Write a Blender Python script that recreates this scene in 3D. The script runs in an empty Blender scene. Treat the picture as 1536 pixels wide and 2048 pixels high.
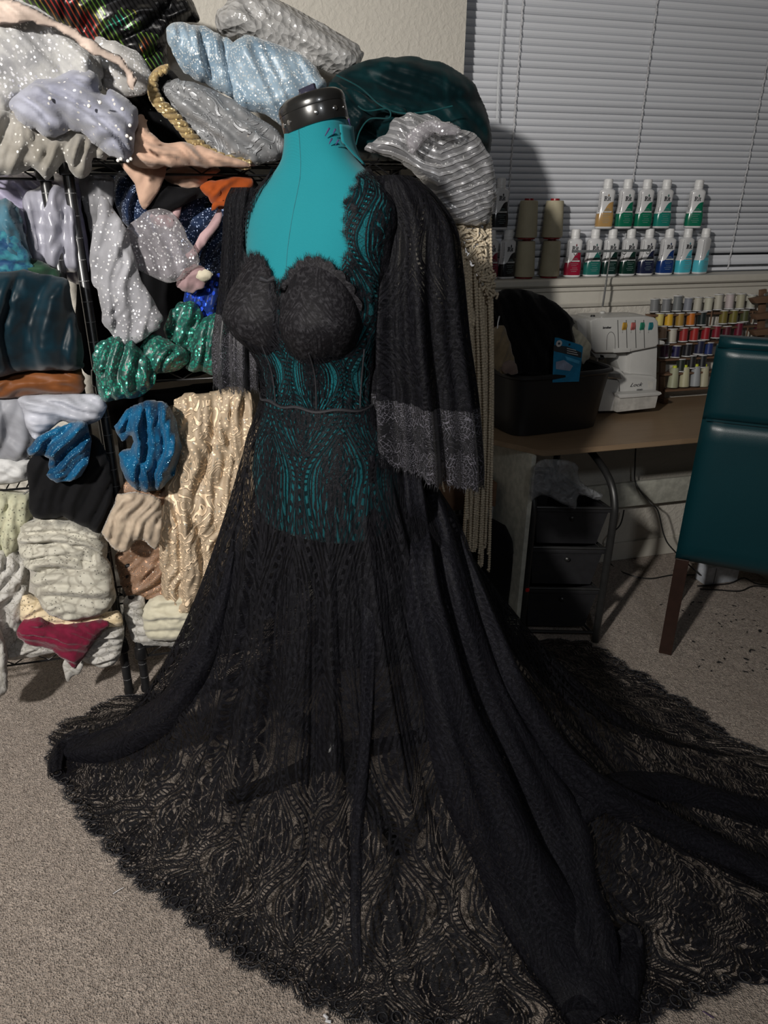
import bpy, bmesh, math, random
import numpy as np
from mathutils import Vector, Matrix
random.seed(7)
SC = bpy.context.scene
COL = SC.collection
PI = math.pi
# ---------------------------------------------------------------- camera
F, PITCH, YAW, H, CX = 1406., math.radians(23.4), math.radians(14.5), 1.45, 735.
cd = bpy.data.cameras.new('camera'); cam = bpy.data.objects.new('camera', cd); COL.objects.link(cam)
cam.location = (0, 0, H); cam.rotation_euler = (PI/2-PITCH, 0, -YAW)
cd.sensor_fit = 'VERTICAL'; cd.sensor_height = 36; cd.lens = 36*F/2048; cd.shift_x = (768-CX)/2048; cd.clip_start = .02
SC.camera = cam
SC.view_settings.view_transform = 'Standard'; SC.view_settings.look = 'None'
SC.view_settings.exposure = -.02; SC.view_settings.gamma = 1; SC.view_settings.use_curve_mapping = False
try: SC.cycles.transparent_max_bounces = 24
except Exception: pass
# ---------------------------------------------------------------- light
w = bpy.data.worlds.new('world'); SC.world = w; w.use_nodes = True
w.node_tree.nodes['Background'].inputs[0].default_value = (.85, .92, 1, 1)
w.node_tree.nodes['Background'].inputs[1].default_value = .035
def area(name, loc, target, size, power, color):
    l = bpy.data.lights.new(name, 'AREA'); l.shape = 'DISK'; l.size = size; l.energy = power; l.color = color
    o = bpy.data.objects.new(name, l); COL.objects.link(o); o.location = loc
    o.rotation_euler = (Vector(target)-Vector(loc)).to_track_quat('-Z', 'Y').to_euler()
    return o
lamp = area('lamp_light', (-1.38, -.45, 2.28), (-.28, 2.2, 1.0), .17, 48, (1, .955, .89)); lamp.data.spread = math.radians(112)
area('ceiling_light', (.15, -1.0, 2.38), (.2, 2.0, 1.0),   .22, 9, (.93, .96, 1))
# ---------------------------------------------------------------- pixel -> world helpers
_th, _p = YAW, PITCH
FW = np.array([math.sin(_th)*math.cos(_p), math.cos(_th)*math.cos(_p), -math.sin(_p)])
RT = np.array([math.cos(_th), -math.sin(_th), 0.]); UP = np.cross(RT, FW); CAM = np.array([0, 0, H])
def ray(x, y): return FW+RT*(x-CX)/F-UP*(y-1024)/F
def atx(x, y, X): d = ray(x, y); return CAM+d*X/d[0]
def atz(x, y, z=0.): d = ray(x, y); return CAM+d*(z-H)/d[2]
def aty(x, y, Y): d = ray(x, y); return CAM+d*Y/d[1]
def prj(P):
    d = np.asarray(P, float)-CAM; k = F/(d@FW)
    return np.stack([CX+k*(d@RT), 1024-k*(d@UP)], -1)
# ---------------------------------------------------------------- objects
def wm(o): return (wm(o.parent) @ o.matrix_parent_inverse @ o.matrix_basis) if o.parent else o.matrix_basis.copy()
def link(name, mesh, mat=None, parent=None, smooth=True, label=None):
    o = bpy.data.objects.new(name, mesh); COL.objects.link(o)
    if mat is not None and not mesh.materials:
        for m in (mat if isinstance(mat, (list, tuple)) else [mat]): mesh.materials.append(m)
    if parent is not None: o.parent = parent; o.matrix_parent_inverse = wm(parent).inverted()
    if smooth and len(mesh.polygons): mesh.polygons.foreach_set('use_smooth', [True]*len(mesh.polygons))
    if label: o['label'] = label
    return o
def tag(o, label, cat, group=None, kind=None):
    o['label'] = label; o['category'] = cat
    if group: o['group'] = group
    if kind: o['kind'] = kind
    return o
def empty(name, label, cat, loc=(0, 0, 0), group=None):
    o = bpy.data.objects.new(name, None); COL.objects.link(o); o.location = [float(c) for c in loc]; o.empty_display_size = .02
    return tag(o, label, cat, group)
def struct(o): o['kind'] = 'structure'; return o
def me(name, v, f, uv=None):
    m = bpy.data.meshes.new(name); m.from_pydata([tuple(map(float, a)) for a in v], [], [tuple(map(int, a)) for a in f]); m.update()
    if uv is not None:
        l = m.uv_layers.new(name='UVMap'); li = np.zeros(len(m.loops), int); m.loops.foreach_get('vertex_index', li)
        l.data.foreach_set('uv', np.asarray(uv, float)[li].ravel())
    return m
def bmme(name, bm):
    m = bpy.data.meshes.new(name); bmesh.ops.recalc_face_normals(bm, faces=bm.faces); bm.to_mesh(m); bm.free(); return m
def sharp(m, ang=40):
    m.polygons.foreach_set('use_smooth', [True]*len(m.polygons))
    try: m.set_sharp_from_angle(angle=math.radians(ang))
    except Exception: pass
    return m
def box(x0, x1, y0, y1, z0, z1, bev=0, seg=2, bm=None):
    own = bm is None
    if own: bm = bmesh.new()
    g = bmesh.ops.create_cube(bm, size=1)
    for v in g['verts']: v.co = Vector((x0+(v.co.x+.5)*(x1-x0), y0+(v.co.y+.5)*(y1-y0), z0+(v.co.z+.5)*(z1-z0)))
    if bev: bmesh.ops.bevel(bm, geom=list({e for v in g['verts'] for e in v.link_edges}), offset=bev, segments=seg, profile=.6, affect='EDGES')
    return sharp(bmme('m', bm)) if own else bm
def ext(pts, Yf, dep, bev=0, seg=2, world=False, bm=None, dirv=None):
    """outline (pixels at plane y=Yf, or world x,z) extruded backwards by dep"""
    own = bm is None
    if own: bm = bmesh.new()
    P = [Vector((p[0], Yf, p[1])) if world else Vector(aty(p[0], p[1], Yf)) for p in pts]
    vs = [bm.verts.new(p) for p in P]; f = bm.faces.new(vs)
    r = bmesh.ops.extrude_face_region(bm, geom=[f]); nv = [e for e in r['geom'] if isinstance(e, bmesh.types.BMVert)]
    bmesh.ops.translate(bm, verts=nv, vec=Vector(dirv or (0, dep, 0)))
    if bev: bmesh.ops.bevel(bm, geom=list({e for v in vs+nv for e in v.link_edges}), offset=bev, segments=seg, profile=.6, affect='EDGES', clamp_overlap=True)
    return sharp(bmme('m', bm)) if own else bm
def tube(pts, rad, n=8, bm=None, caps=True):
    own = bm is None
    if own: bm = bmesh.new()
    P = [Vector(p) for p in pts]; R = rad if hasattr(rad, '__len__') else [rad]*len(P)
    t0 = (P[1]-P[0]).normalized(); a = t0.orthogonal().normalized(); rings = []
    for i, p in enumerate(P):
        t = (P[min(i+1, len(P)-1)]-P[max(i-1, 0)]).normalized(); a = (a-t*a.dot(t)).normalized(); b = t.cross(a)
        rings.append([bm.verts.new(p+(a*math.cos(2*PI*k/n)+b*math.sin(2*PI*k/n))*R[i]) for k in range(n)])
    for i in range(len(P)-1):
        for k in range(n): bm.faces.new((rings[i][k], rings[i][(k+1) % n], rings[i+1][(k+1) % n], rings[i+1][k]))
    if caps: bm.faces.new(rings[0][::-1]); bm.faces.new(rings[-1])
    return sharp(bmme('m', bm)) if own else bm
def lathe(prof, n=24, c=(0, 0, 0), axis=(0, 0, 1), sy=1., bm=None):
    own = bm is None
    if own: bm = bmesh.new()
    q = Vector((0, 0, 1)).rotation_difference(Vector(axis)); c = Vector(c); rings = []
    for r, z in prof: rings.append([bm.verts.new(c+q @ Vector((r*math.cos(2*PI*k/n), r*sy*math.sin(2*PI*k/n), z))) for k in range(n)])
    for i in range(len(prof)-1):
        for k in range(n): bm.faces.new((rings[i][k], rings[i][(k+1) % n], rings[i+1][(k+1) % n], rings[i+1][k]))
    bm.faces.new(rings[0][::-1]); bm.faces.new(rings[-1])
    return sharp(bmme('m', bm), 35) if own else bm
def spline(P, k=8, closed=False):
    P = np.asarray(P, float); n = len(P); out = []
    for i in range(n if closed else n-1):
        g = (lambda j: P[j % n]) if closed else (lambda j: P[min(max(j, 0), n-1)])
        a, b, c, d = g(i-1), g(i), g(i+1), g(i+2)
        for s in range(k):
            t = s/k; out.append(.5*(2*b+(c-a)*t+(2*a-5*b+4*c-d)*t*t+(3*b-a-3*c+d)*t**3))
    if not closed: out.append(P[-1])
    return np.array(out)
def text(s, size, loc, rot=(PI/2, 0, 0), ext_=.0006, shear=0, off=0, align='CENTER', sx=1.):
    c = bpy.data.curves.new('t', 'FONT'); c.body = s; c.size = size; c.extrude = ext_; c.shear = shear; c.offset = off; c.align_x = align; c.resolution_u = 2
    o = bpy.data.objects.new('t', c); COL.objects.link(o); dg = bpy.context.evaluated_depsgraph_get(); dg.update()
    m = bpy.data.meshes.new_from_object(o.evaluated_get(dg)); bpy.data.objects.remove(o); m.materials.clear()
    M = Matrix.Translation(Vector([float(a) for a in loc])) @ Matrix.Rotation(rot[2], 4, 'Z') @ Matrix.Rotation(rot[0], 4, 'X') @ Matrix.Scale(sx, 4, (1, 0, 0))
    m.transform(M); return m
# numpy noise
def _h(ix, iy, s): 
    n = (ix*374761393+iy*668265263+s*1442695041) & 0xffffffff
    n = ((n ^ (n >> 13))*1274126177) & 0xffffffff
    return ((n ^ (n >> 16)) & 0xffff)/65535.
def noise(x, y, s=0):
    x = np.asarray(x, float); y = np.asarray(y, float)
    ix = np.floor(x).astype(np.int64); iy = np.floor(y).astype(np.int64); fx = x-ix; fy = y-iy
    fx = fx*fx*(3-2*fx); fy = fy*fy*(3-2*fy)
    return ((_h(ix, iy, s)*(1-fx)+_h(ix+1, iy, s)*fx)*(1-fy)+(_h(ix, iy+1, s)*(1-fx)+_h(ix+1, iy+1, s)*fx)*fy)*2-1
def fbm(x, y, s=0, o=3): return sum(noise(x*2**i, y*2**i, s+i)*.5**i for i in range(o))
# ---------------------------------------------------------------- material expression helper
class E:
    nt = None
    def __init__(s, k): s.k = k
    def _m(op, *a, clamp=False):
        n = E.nt.nodes.new('ShaderNodeMath'); n.operation = op; n.use_clamp = clamp
        for i, v in enumerate(a):
            if isinstance(v, E): E.nt.links.new(v.k, n.inputs[i])
            else: n.inputs[i].default_value = v
        return E(n.outputs[0])
    def __add__(s, o): return E._m('ADD', s, o)
    __radd__ = __add__
    def __sub__(s, o): return E._m('SUBTRACT', s, o)
    def __rsub__(s, o): return E._m('SUBTRACT', o, s)
    def __mul__(s, o): return E._m('MULTIPLY', s, o)
    __rmul__ = __mul__
    def __truediv__(s, o): return E._m('DIVIDE', s, o)
    def __lt__(s, o): return E._m('LESS_THAN', s, o)
    def __gt__(s, o): return E._m('GREATER_THAN', s, o)
def ab(a): return E._m('ABSOLUTE', a)
def sn(a): return E._m('SINE', a)
def cs(a): return E._m('COSINE', a)
def mx(a, b): return E._m('MAXIMUM', a, b)
def mn(a, b): return E._m('MINIMUM', a, b)
def pp(a, b): return E._m('PINGPONG', a, b)
def fr(a): return E._m('FRACT', a)
def sq(a): return E._m('SQRT', a)
def at2(a, b): return E._m('ARCTAN2', a, b)
def inv(a): return 1.-a
def smooth_(a, lo, hi):
    n = E.nt.nodes.new('ShaderNodeMapRange'); n.interpolation_type = 'SMOOTHSTEP'; E.nt.links.new(a.k, n.inputs[0])
    n.inputs[1].default_value = lo; n.inputs[2].default_value = hi; return E(n.outputs[0])
def node(t, **kw):
    n = E.nt.nodes.new(t)
    for k, v in kw.items(): setattr(n, k, v)
    return n
def coords(kind='Object'):
    c = node('ShaderNodeTexCoord'); return c.outputs[kind]
def sep(sock):
    n = node('ShaderNodeSeparateXYZ'); E.nt.links.new(sock, n.inputs[0]); return [E(n.outputs[i]) for i in range(3)]
def comb(a, b, c=0.):
    n = node('ShaderNodeCombineXYZ')
    for i, v in enumerate((a, b, c)):
        if isinstance(v, E): E.nt.links.new(v.k, n.inputs[i])
        else: n.inputs[i].default_value = v
    return n.outputs[0]
def tnoise(vec, sc, det=2, dist=0, rough=.5):
    n = node('ShaderNodeTexNoise'); E.nt.links.new(vec, n.inputs['Vector']); n.inputs['Scale'].default_value = sc; n.inputs['Detail'].default_value = det
    n.inputs['Distortion'].default_value = dist; n.inputs['Roughness'].default_value = rough; return E(n.outputs['Fac'])
def tvor(vec, sc, feat='F1', rnd=1.):
    n = node('ShaderNodeTexVoronoi', feature=feat); E.nt.links.new(vec, n.inputs['Vector']); n.inputs['Scale'].default_value = sc; n.inputs['Randomness'].default_value = rnd
    return E(n.outputs['Distance']), (n.outputs['Color'] if feat == 'F1' else None)
def mixc(f, a, b):
    n = node('ShaderNodeMix', data_type='RGBA')
    if isinstance(f, E): E.nt.links.new(f.k, n.inputs[0])
    else: n.inputs[0].default_value = f
    for i, v in ((6, a), (7, b)):
        if isinstance(v, bpy.types.NodeSocket): E.nt.links.new(v, n.inputs[i])
        else: n.inputs[i].default_value = (*v, 1)
    return n.outputs[2]
def newmat(name):
    m = bpy.data.materials.new(name); m.use_nodes = True; E.nt = m.node_tree; E.nt.nodes.clear(); return m
def finish(base, rough=.6, metal=0., bump=None, bstr=.3, bdist=.002, alpha=None, sheen=0., spec=.5, normal=None, coat=0., emis=None, trans=0.):
    b = node('ShaderNodeBsdfPrincipled'); L = E.nt.links
    def put(k, v):
        if isinstance(v, E): L.new(v.k, b.inputs[k])
        elif isinstance(v, bpy.types.NodeSocket): L.new(v, b.inputs[k])
        else: b.inputs[k].default_value = (*v, 1) if isinstance(v, tuple) else v
    put('Base Color', base); put('Roughness', rough); put('Metallic', metal); put('Specular IOR Level', spec); put('Sheen Weight', sheen); put('Coat Weight', coat); put('Transmission Weight', trans)
    if bump is not None:
        n = node('ShaderNodeBump'); n.inputs['Strength'].default_value = bstr; n.inputs['Distance'].default_value = bdist; L.new(bump.k, n.inputs['Height'])
        if normal is not None: L.new(normal, n.inputs['Normal'])
        L.new(n.outputs[0], b.inputs['Normal'])
    elif normal is not None: L.new(normal, b.inputs['Normal'])
    out = node('ShaderNodeOutputMaterial')
    if alpha is not None:
        t = node('ShaderNodeBsdfTransparent'); mi = node('ShaderNodeMixShader')
        if isinstance(alpha, E): L.new(alpha.k, mi.inputs[0])
        else: mi.inputs[0].default_value = alpha
        L.new(t.outputs[0], mi.inputs[1]); L.new(b.outputs[0], mi.inputs[2]); L.new(mi.outputs[0], out.inputs[0])
    else: L.new(b.outputs[0], out.inputs[0])
def plain(name, c, rough=.5, metal=0., nscale=0, nvar=.15, bstr=.15, **k):
    m = newmat(name); v = coords(); n = tnoise(v, nscale or 40, 3)
    col = mixc(smooth_(n, .3, .7), tuple(x*(1-nvar) for x in c), tuple(min(1, x*(1+nvar)) for x in c))
    finish(col, rough, metal, bump=n if bstr else None, bstr=bstr, bdist=.001, **k); return m
def fabric(name, c, rough=.75, sheen=.1, weave=0, glit=None, c2=None, cscale=12, alpha=None, metal=0., crinkle=0., spec=.12, wrinkle=.25):
    """cloth; glit=(scale, threshold, colour, keep) adds round metallic flecks"""
    m = newmat(name); v = coords('Object'); n = tnoise(v, cscale, 4, .5)
    col = mixc(smooth_(n, .35, .65), tuple(x*.82 for x in c), c2 or tuple(min(1, x*1.12) for x in c)); nrm = None; ro = rough; me_ = metal
    rn = node('ShaderNodeTexNoise', noise_type='RIDGED_MULTIFRACTAL', normalize=True); E.nt.links.new(v, rn.inputs['Vector']); rn.inputs['Scale'].default_value = 11; rn.inputs['Detail'].default_value = 2.5; rn.inputs['Distortion'].default_value = .9
    h = tnoise(v, 200, 3, .3)*.18+E(rn.outputs['Fac'])*1.5+tnoise(v, 22, 2, 2.)*.3
    if crinkle: h = h+crinkle*tvor(v, 60, 'F1')[0]
    if glit:
        sc, th, gc, keep = glit; d, cc = tvor(v, sc); s = sep(cc); mask = (d < th*1.1)*(s[0] < min(1., keep*1.7)); col = mixc(mask, col, gc)
        g = node('ShaderNodeNewGeometry'); a = node('ShaderNodeVectorMath', operation='MULTIPLY_ADD'); E.nt.links.new(cc, a.inputs[0]); a.inputs[1].default_value = (1.1,)*3
        b = node('ShaderNodeVectorMath', operation='ADD'); E.nt.links.new(a.outputs[0], b.inputs[0]); b.inputs[1].default_value = (-.55,)*3
        E.nt.links.new(g.outputs['Normal'], a.inputs[2]); nn = node('ShaderNodeVectorMath', operation='NORMALIZE'); E.nt.links.new(b.outputs[0], nn.inputs[0])
        mm = node('ShaderNodeMix', data_type='VECTOR'); E.nt.links.new(mask.k, mm.inputs[0]); E.nt.links.new(g.outputs['Normal'], mm.inputs[4]); E.nt.links.new(nn.outputs[0], mm.inputs[5]); nrm = mm.outputs[1]
        ro = rough-mask*(rough-.25); me_ = mask*.45
        if alpha is not None: alpha = mx(mask*.95, alpha if isinstance(alpha, E) else E._m('ADD', alpha, 0.))
    elif alpha is not None:
        alpha = smooth_(n, .2, .8)*.25+(alpha-.12)
    finish(col, ro, me_, bump=h, bstr=wrinkle, bdist=.006, alpha=alpha, sheen=sheen, spec=spec, normal=nrm); return m
def lacecloth(name, c, c2, sc=55, hole=.25, rough=.8, transp=True):
    m = newmat(name); v = coords('Object'); n1 = tnoise(v, 9, 3, .6); d, cc = tvor(v, sc*2.2); e, _ = tvor(v, sc*.45, 'DISTANCE_TO_EDGE')
    zone = smooth_(ab(sn(n1*22.)), .55, .7); holes = (d < hole)*zone; col = mixc(smooth_(e, .02, .12), c2, c)
    finish(mixc(holes*.85, col, tuple(x*.22 for x in c)), rough, 0., bump=e*1.0+inv(holes)*.6+tnoise(v, 20, 3), bstr=.7, bdist=.004, sheen=.2); return m
def embroid(name, c, c2, sc=9., rough=.35, metal=.3, alpha=None):
    m = newmat(name); v = coords('Object'); x, y, z = sep(v); n1 = tnoise(v, sc*.55, 1, 1.2); n2 = tnoise(v, sc*1.3, 1, .8)
    cord = smooth_(sn(n1*150.), .1, .7); fld = smooth_(sn(n2*34.), -.05, .25); d, cc = tvor(v, 95); bead = (d < .32)*inv(fld)
    s = sep(cc)[0]; gl = bead*(s > .72); h = cord*fld+bead*1.2
    col = mixc(h, tuple(q*.42 for q in c), c); col = mixc(gl, col, c2)
    finish(col, .6-.3*gl, mx(metal*h, gl*.8), bump=h, bstr=1., bdist=.004, alpha=alpha); return m
def lacemat(name, W=.21, net=.34, col=(.0030, .0030, .0046), line=(.0095, .0094, .0125), solid=.97, rough=.62, dens=0., topd=0., spec=.13, bs=.7):
    """black corded lace: ogee bands with ladder holes, medallions, leaves and a net ground, drawn in UV metres"""
    m = newmat(name); u_, v_, _ = sep(coords('UV')); wv = comb(u_*1., v_*1.)
    wn = tnoise(wv, 14, 1)-.5; U = (u_+wn*.008)/W; V = (v_+(tnoise(comb(u_*1., v_*1., 5.), 13, 1)-.5)*.008)/W
    P = 1.7; x = pp(U, .5); y = pp(V, P/2)
    xc = .25+.205*cs(y*(2*PI/P)); sl = .205*2*PI/P*sn(y*(2*PI/P)); dn = ab(x-xc)/sq(1.+sl*sl)
    band = dn < .062; dash = (dn < .018)*(fr(V*17.+x*3.) < .58); groove = ab(dn-.036) < .006
    def medal(px, py):
        r = px+py*py*.80; t = at2(px, py*.8+.02); ring1 = ab(r-.285) < .010; ring2 = ab(r-.235) < .014; dd = (ab(r-.26) < .012)*(fr(py*19.) < .5)
        leafy = (r < .205)*(ab(sn(t*5.+r*9.)) > .34)*(fr(r*13.) > .16); core = (ab(r-.055) < .010)
        return mx(mx(ring1, ring2), mx(leafy, core))*inv(dd)
    m1 = medal(x, y); m2 = medal(.5-x, P/2-y)
    leafd, lc = tvor(comb(x*1., y*.62), 9.5, 'F1'); ls = sep(lc)[0]
    leaf = (leafd < .40)*inv(ab(leafd-.21) < .035)*(ls > .40)
    vine = ab(sn(tnoise(comb(x*1., y*.7), 4.5, 1, .6)*26.)) < .16
    motif = mx(mx(m1, m2), mx(leaf, vine)); nt_e, _ = tvor(wv, 210, 'DISTANCE_TO_EDGE'); netf = smooth_(nt_e, .10, .03)
    ground = net*.55+netf*net*.9; pat = mx(band*inv(dash)*inv(groove*.4), motif*inv(band))
    al = ground+(solid-ground)*pat; al = al*inv(dash*.85)
    if dens: al = al+(1.-al)*dens
    if topd: al = al+(1.-al)*(topd*inv(smooth_(v_, .46, .66))*(.55+.45*smooth_(v_, .22, .34)))
    edge = smooth_(tnoise(wv, 120, 2), .35, .75)
    finish(mixc(pat*edge, col, line), rough, 0., bump=pat+netf*.3+edge*.4, bstr=bs, bdist=.002, alpha=al, sheen=.0, spec=spec); return m
def threadlace(name):
    m = newmat(name); u_, v_, _ = sep(coords('UV')); x = pp(u_/.05, .5); y = pp(v_/.11, .5)
    r = sq(x*x+(y-.12)*(y-.12)*3.); t = at2(x, y-.12)
    l = mx(ab(sn(r*38.+1.2*sn(t*6.))) < .22, ab(sn(t*7.+v_*20.)) < .12)
    l = mx(l*(r < .5), ab(sn(tnoise(comb(u_*1., v_*1.), 40, 1, 1.)*40.)) < .2); ed = tnoise(comb(u_*1., v_*1.), 300, 2) > .42
    finish(mixc(l*ed, (.004, .004, .006), (.12, .115, .14)), .45, l*.3, bump=l*1., bstr=.8, bdist=.002, alpha=mx(l*1., .86), sheen=.1); return m
# ================================================================ SETTING
YW = 2.45; WX = .95; ZS = 1.213
def m_wall():
    m = newmat('wall_paint'); v = coords(); n = tnoise(v, 60, 4, .4); n2 = tnoise(v, 3, 2)
    finish(mixc(n2, (.52, .49, .44), (.58, .55, .49)), .85, bump=smooth_(n, .35, .7), bstr=.35, bdist=.004); return m
M_wall = m_wall()
def m_carpet():
    m = newmat('carpet'); v = coords(); d, cc = tvor(v, 260); n = tnoise(v, 120, 3, 1.); n2 = tnoise(v, 7, 4); n3 = tnoise(v, 480, 2)
    c = mixc(smooth_(n*.6+n3*.4, .32, .66), (.145, .112, .092), (.62, .52, .445)); c = mixc(smooth_(n2, .3, .7)*.35, c, (.30, .24, .195))
    finish(c, .95, bump=n*1.2+inv(d)*.6+n3*.6, bstr=1., bdist=.008, sheen=.25, spec=.1); return m
M_carpet = m_carpet()
M_trim = plain('sill_paint', (.52, .495, .44), .5, bstr=.03, nvar=.02)
M_ceil = plain('ceiling_paint', (.34, .33, .31), .9)
# floor: pile relief near the camera
nx, ny = 420, 300
gx, gy = np.meshgrid(np.linspace(-2.3, 3.4, nx), np.linspace(-1.9, 2.6, ny)); gz = .0025*fbm(gx*60, gy*60, 3, 2)-.002
idx = np.arange(nx*ny).reshape(ny, nx)
fl = me('floor', np.stack([gx, gy, gz], -1).reshape(-1, 3), np.stack([idx[:-1, :-1], idx[:-1, 1:], idx[1:, 1:], idx[1:, :-1]], -1).reshape(-1, 4))
struct(link('floor', fl, M_carpet))
bm = bmesh.new()
box(-2.3, WX, YW, YW+.15, 0, 2.44, bm=bm); box(WX, 3.4, YW, YW+.15, 0, ZS-.02, bm=bm); box(WX, 3.4, YW, YW+.15, 2.25, 2.44, bm=bm); box(3.2, 3.4, YW, YW+.15, ZS-.02, 2.25, bm=bm)
struct(link('wall_back', bmme('wall', bm), M_wall, smooth=False))
struct(link('wall_left', box(-2.4, -2.3, -1.9, 2.6, 0, 2.44), M_ceil, smooth=False))
struct(link('wall_right', box(3.4, 3.5, -1.9, 2.6, 0, 2.44), M_ceil, smooth=False))
struct(link('ceiling', box(-2.4, 3.5, -1.9, 2.6, 2.44, 2.5), M_ceil, smooth=False))
# sill: nosing, board, apron moulding
bm = bmesh.new()
prof = [(YW+.10, ZS), (YW-.034, ZS), (YW-.04, ZS-.006), (YW-.04, ZS-.022), (YW-.034, ZS-.028), (YW-.022, ZS-.030), (YW-.020, ZS-.045), (YW-.012, ZS-.050), (YW-.012, ZS-.088), (YW-.018, ZS-.092), (YW-.014, ZS-.104), (YW, ZS-.108), (YW+.002, ZS-.02), (YW+.10, ZS-.02)]
vs0 = [bm.verts.new((WX-.035, y, z)) for y, z in prof]; vs1 = [bm.verts.new((3.3, y, z)) for y, z in prof]
bm.faces.new(vs0); bm.faces.new(vs1[::-1])
for i in range(len(prof)): j = (i+1) % len(prof); bm.faces.new((vs0[i], vs1[i], vs1[j], vs0[j]))
struct(link('trim_1', bmme('sill', bm), M_trim, smooth=False))
bm = bmesh.new(); box(-2.3, 3.4, YW-.014, YW, 0, .085, .003, bm=bm); struct(link('baseboard_back', bmme('b', bm), M_trim, smooth=False))
# window
M_vinyl = plain('white_vinyl', (.62, .63, .65), .4); m = newmat('night_glass'); finish((.01, .012, .02), .03, spec=.6, alpha=.75); M_glass = m
bm = bmesh.new()
for a in ((WX, 3.2, ZS, ZS+.05), (WX, 3.2, 2.20, 2.25), (WX, WX+.05, ZS, 2.25), (3.15, 3.2, ZS, 2.25), (2.05, 2.10, ZS, 2.25)): box(a[0], a[1], 2.575, 2.60, a[2], a[3], .004, bm=bm)
wn = struct(link('window_1', bmme('w', bm), M_vinyl, smooth=False)); link('pane', box(WX+.05, 3.15, 2.585, 2.589, ZS+.05, 2.20), M_glass, wn, False)
# blind
YB = 2.535
M_slat = plain('blind_slat', (.74, .76, .81), .45, bstr=0, nvar=0.); M_cord = plain('blind_cord', (.6, .6, .62), .7); M_clear = newmat('clear_plastic'); finish((.75, .77, .8), .12, alpha=.45, spec=.8)
bl = empty('window_blind', 'closed white horizontal slat blind covering the window above the dye bottles', 'blind', (WX+.6, YB, ZS+.02))
def slatmesh(x0, x1):
    a = math.radians(55); v = []; f = []; n = 5; xs = np.linspace(x0, x1, 2)
    for sgn in (0, 1):
        for i in range(n):
            t = i/(n-1)-.5; c = .0032*(1-4*t*t); off = -.0007*sgn
            yy = t*.0255*math.cos(a)-(c+off)*math.sin(a); zz = t*.0255*math.sin(a)+(c+off)*math.cos(a)
            v += [(x, yy, zz) for x in xs]
    for i in range(n-1):
        f.append((2*i, 2*i+1, 2*i+3, 2*i+2)); o = 2*n; f.append((o+2*i, o+2*i+2, o+2*i+3, o+2*i+1))
    f += [(0, 2*n, 2*n+1, 1), (2*n-2, 2*n-1, 4*n-1, 4*n-2)]; return me('slat', v, f)
SL = slatmesh(WX+.006, 3.19); SL.transform(Matrix.Diagonal((1, 1, -1, 1))); SL.flip_normals(); SL.materials.append(M_slat)
PZ = .0213
for i in range(44):
    o = bpy.data.objects.new('slat', SL); COL.objects.link(o); o.parent = bl; z = ZS+.038+i*PZ
    o.matrix_parent_inverse = wm(bl).inverted(); o.location = (0, YB, z); o.rotation_euler = (math.radians(random.uniform(-2.5, 2.5)+(-14 if i < 2 else 0)), math.radians(random.uniform(-.03, .03)+(.22 if i == 1 else 0)), 0)
link('bottom_rail', box(WX+.006, 3.19, YB-.011, YB+.011, ZS+.006, ZS+.018, .003), M_slat, bl)
link('head_rail', box(WX+.003, 3.195, YB-.02, YB+.02, 2.20, 2.245, .002), M_slat, bl)
for px, py in ((1046, 0), (1315, 0), (1532, 140)):
    X = aty(px, py, YB-.016)[0]; bm = bmesh.new()
    zz = np.arange(ZS+.012, 2.2, PZ/4)
    for k in (-1, 1): tube([(X+k*.0022*math.cos(z/PZ*PI), YB-.0165-.0015*math.sin(z/PZ*PI), z) for z in zz], .0011, 5, bm=bm)
    link('ladder_cord', bmme('c', bm), M_cord, bl)
link('tilt_wand', tube([aty(1009, -10, YB-.03), aty(997, 150, YB-.032), aty(994, 240, YB-.034)], .0035, 6), M_clear, bl)

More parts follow.
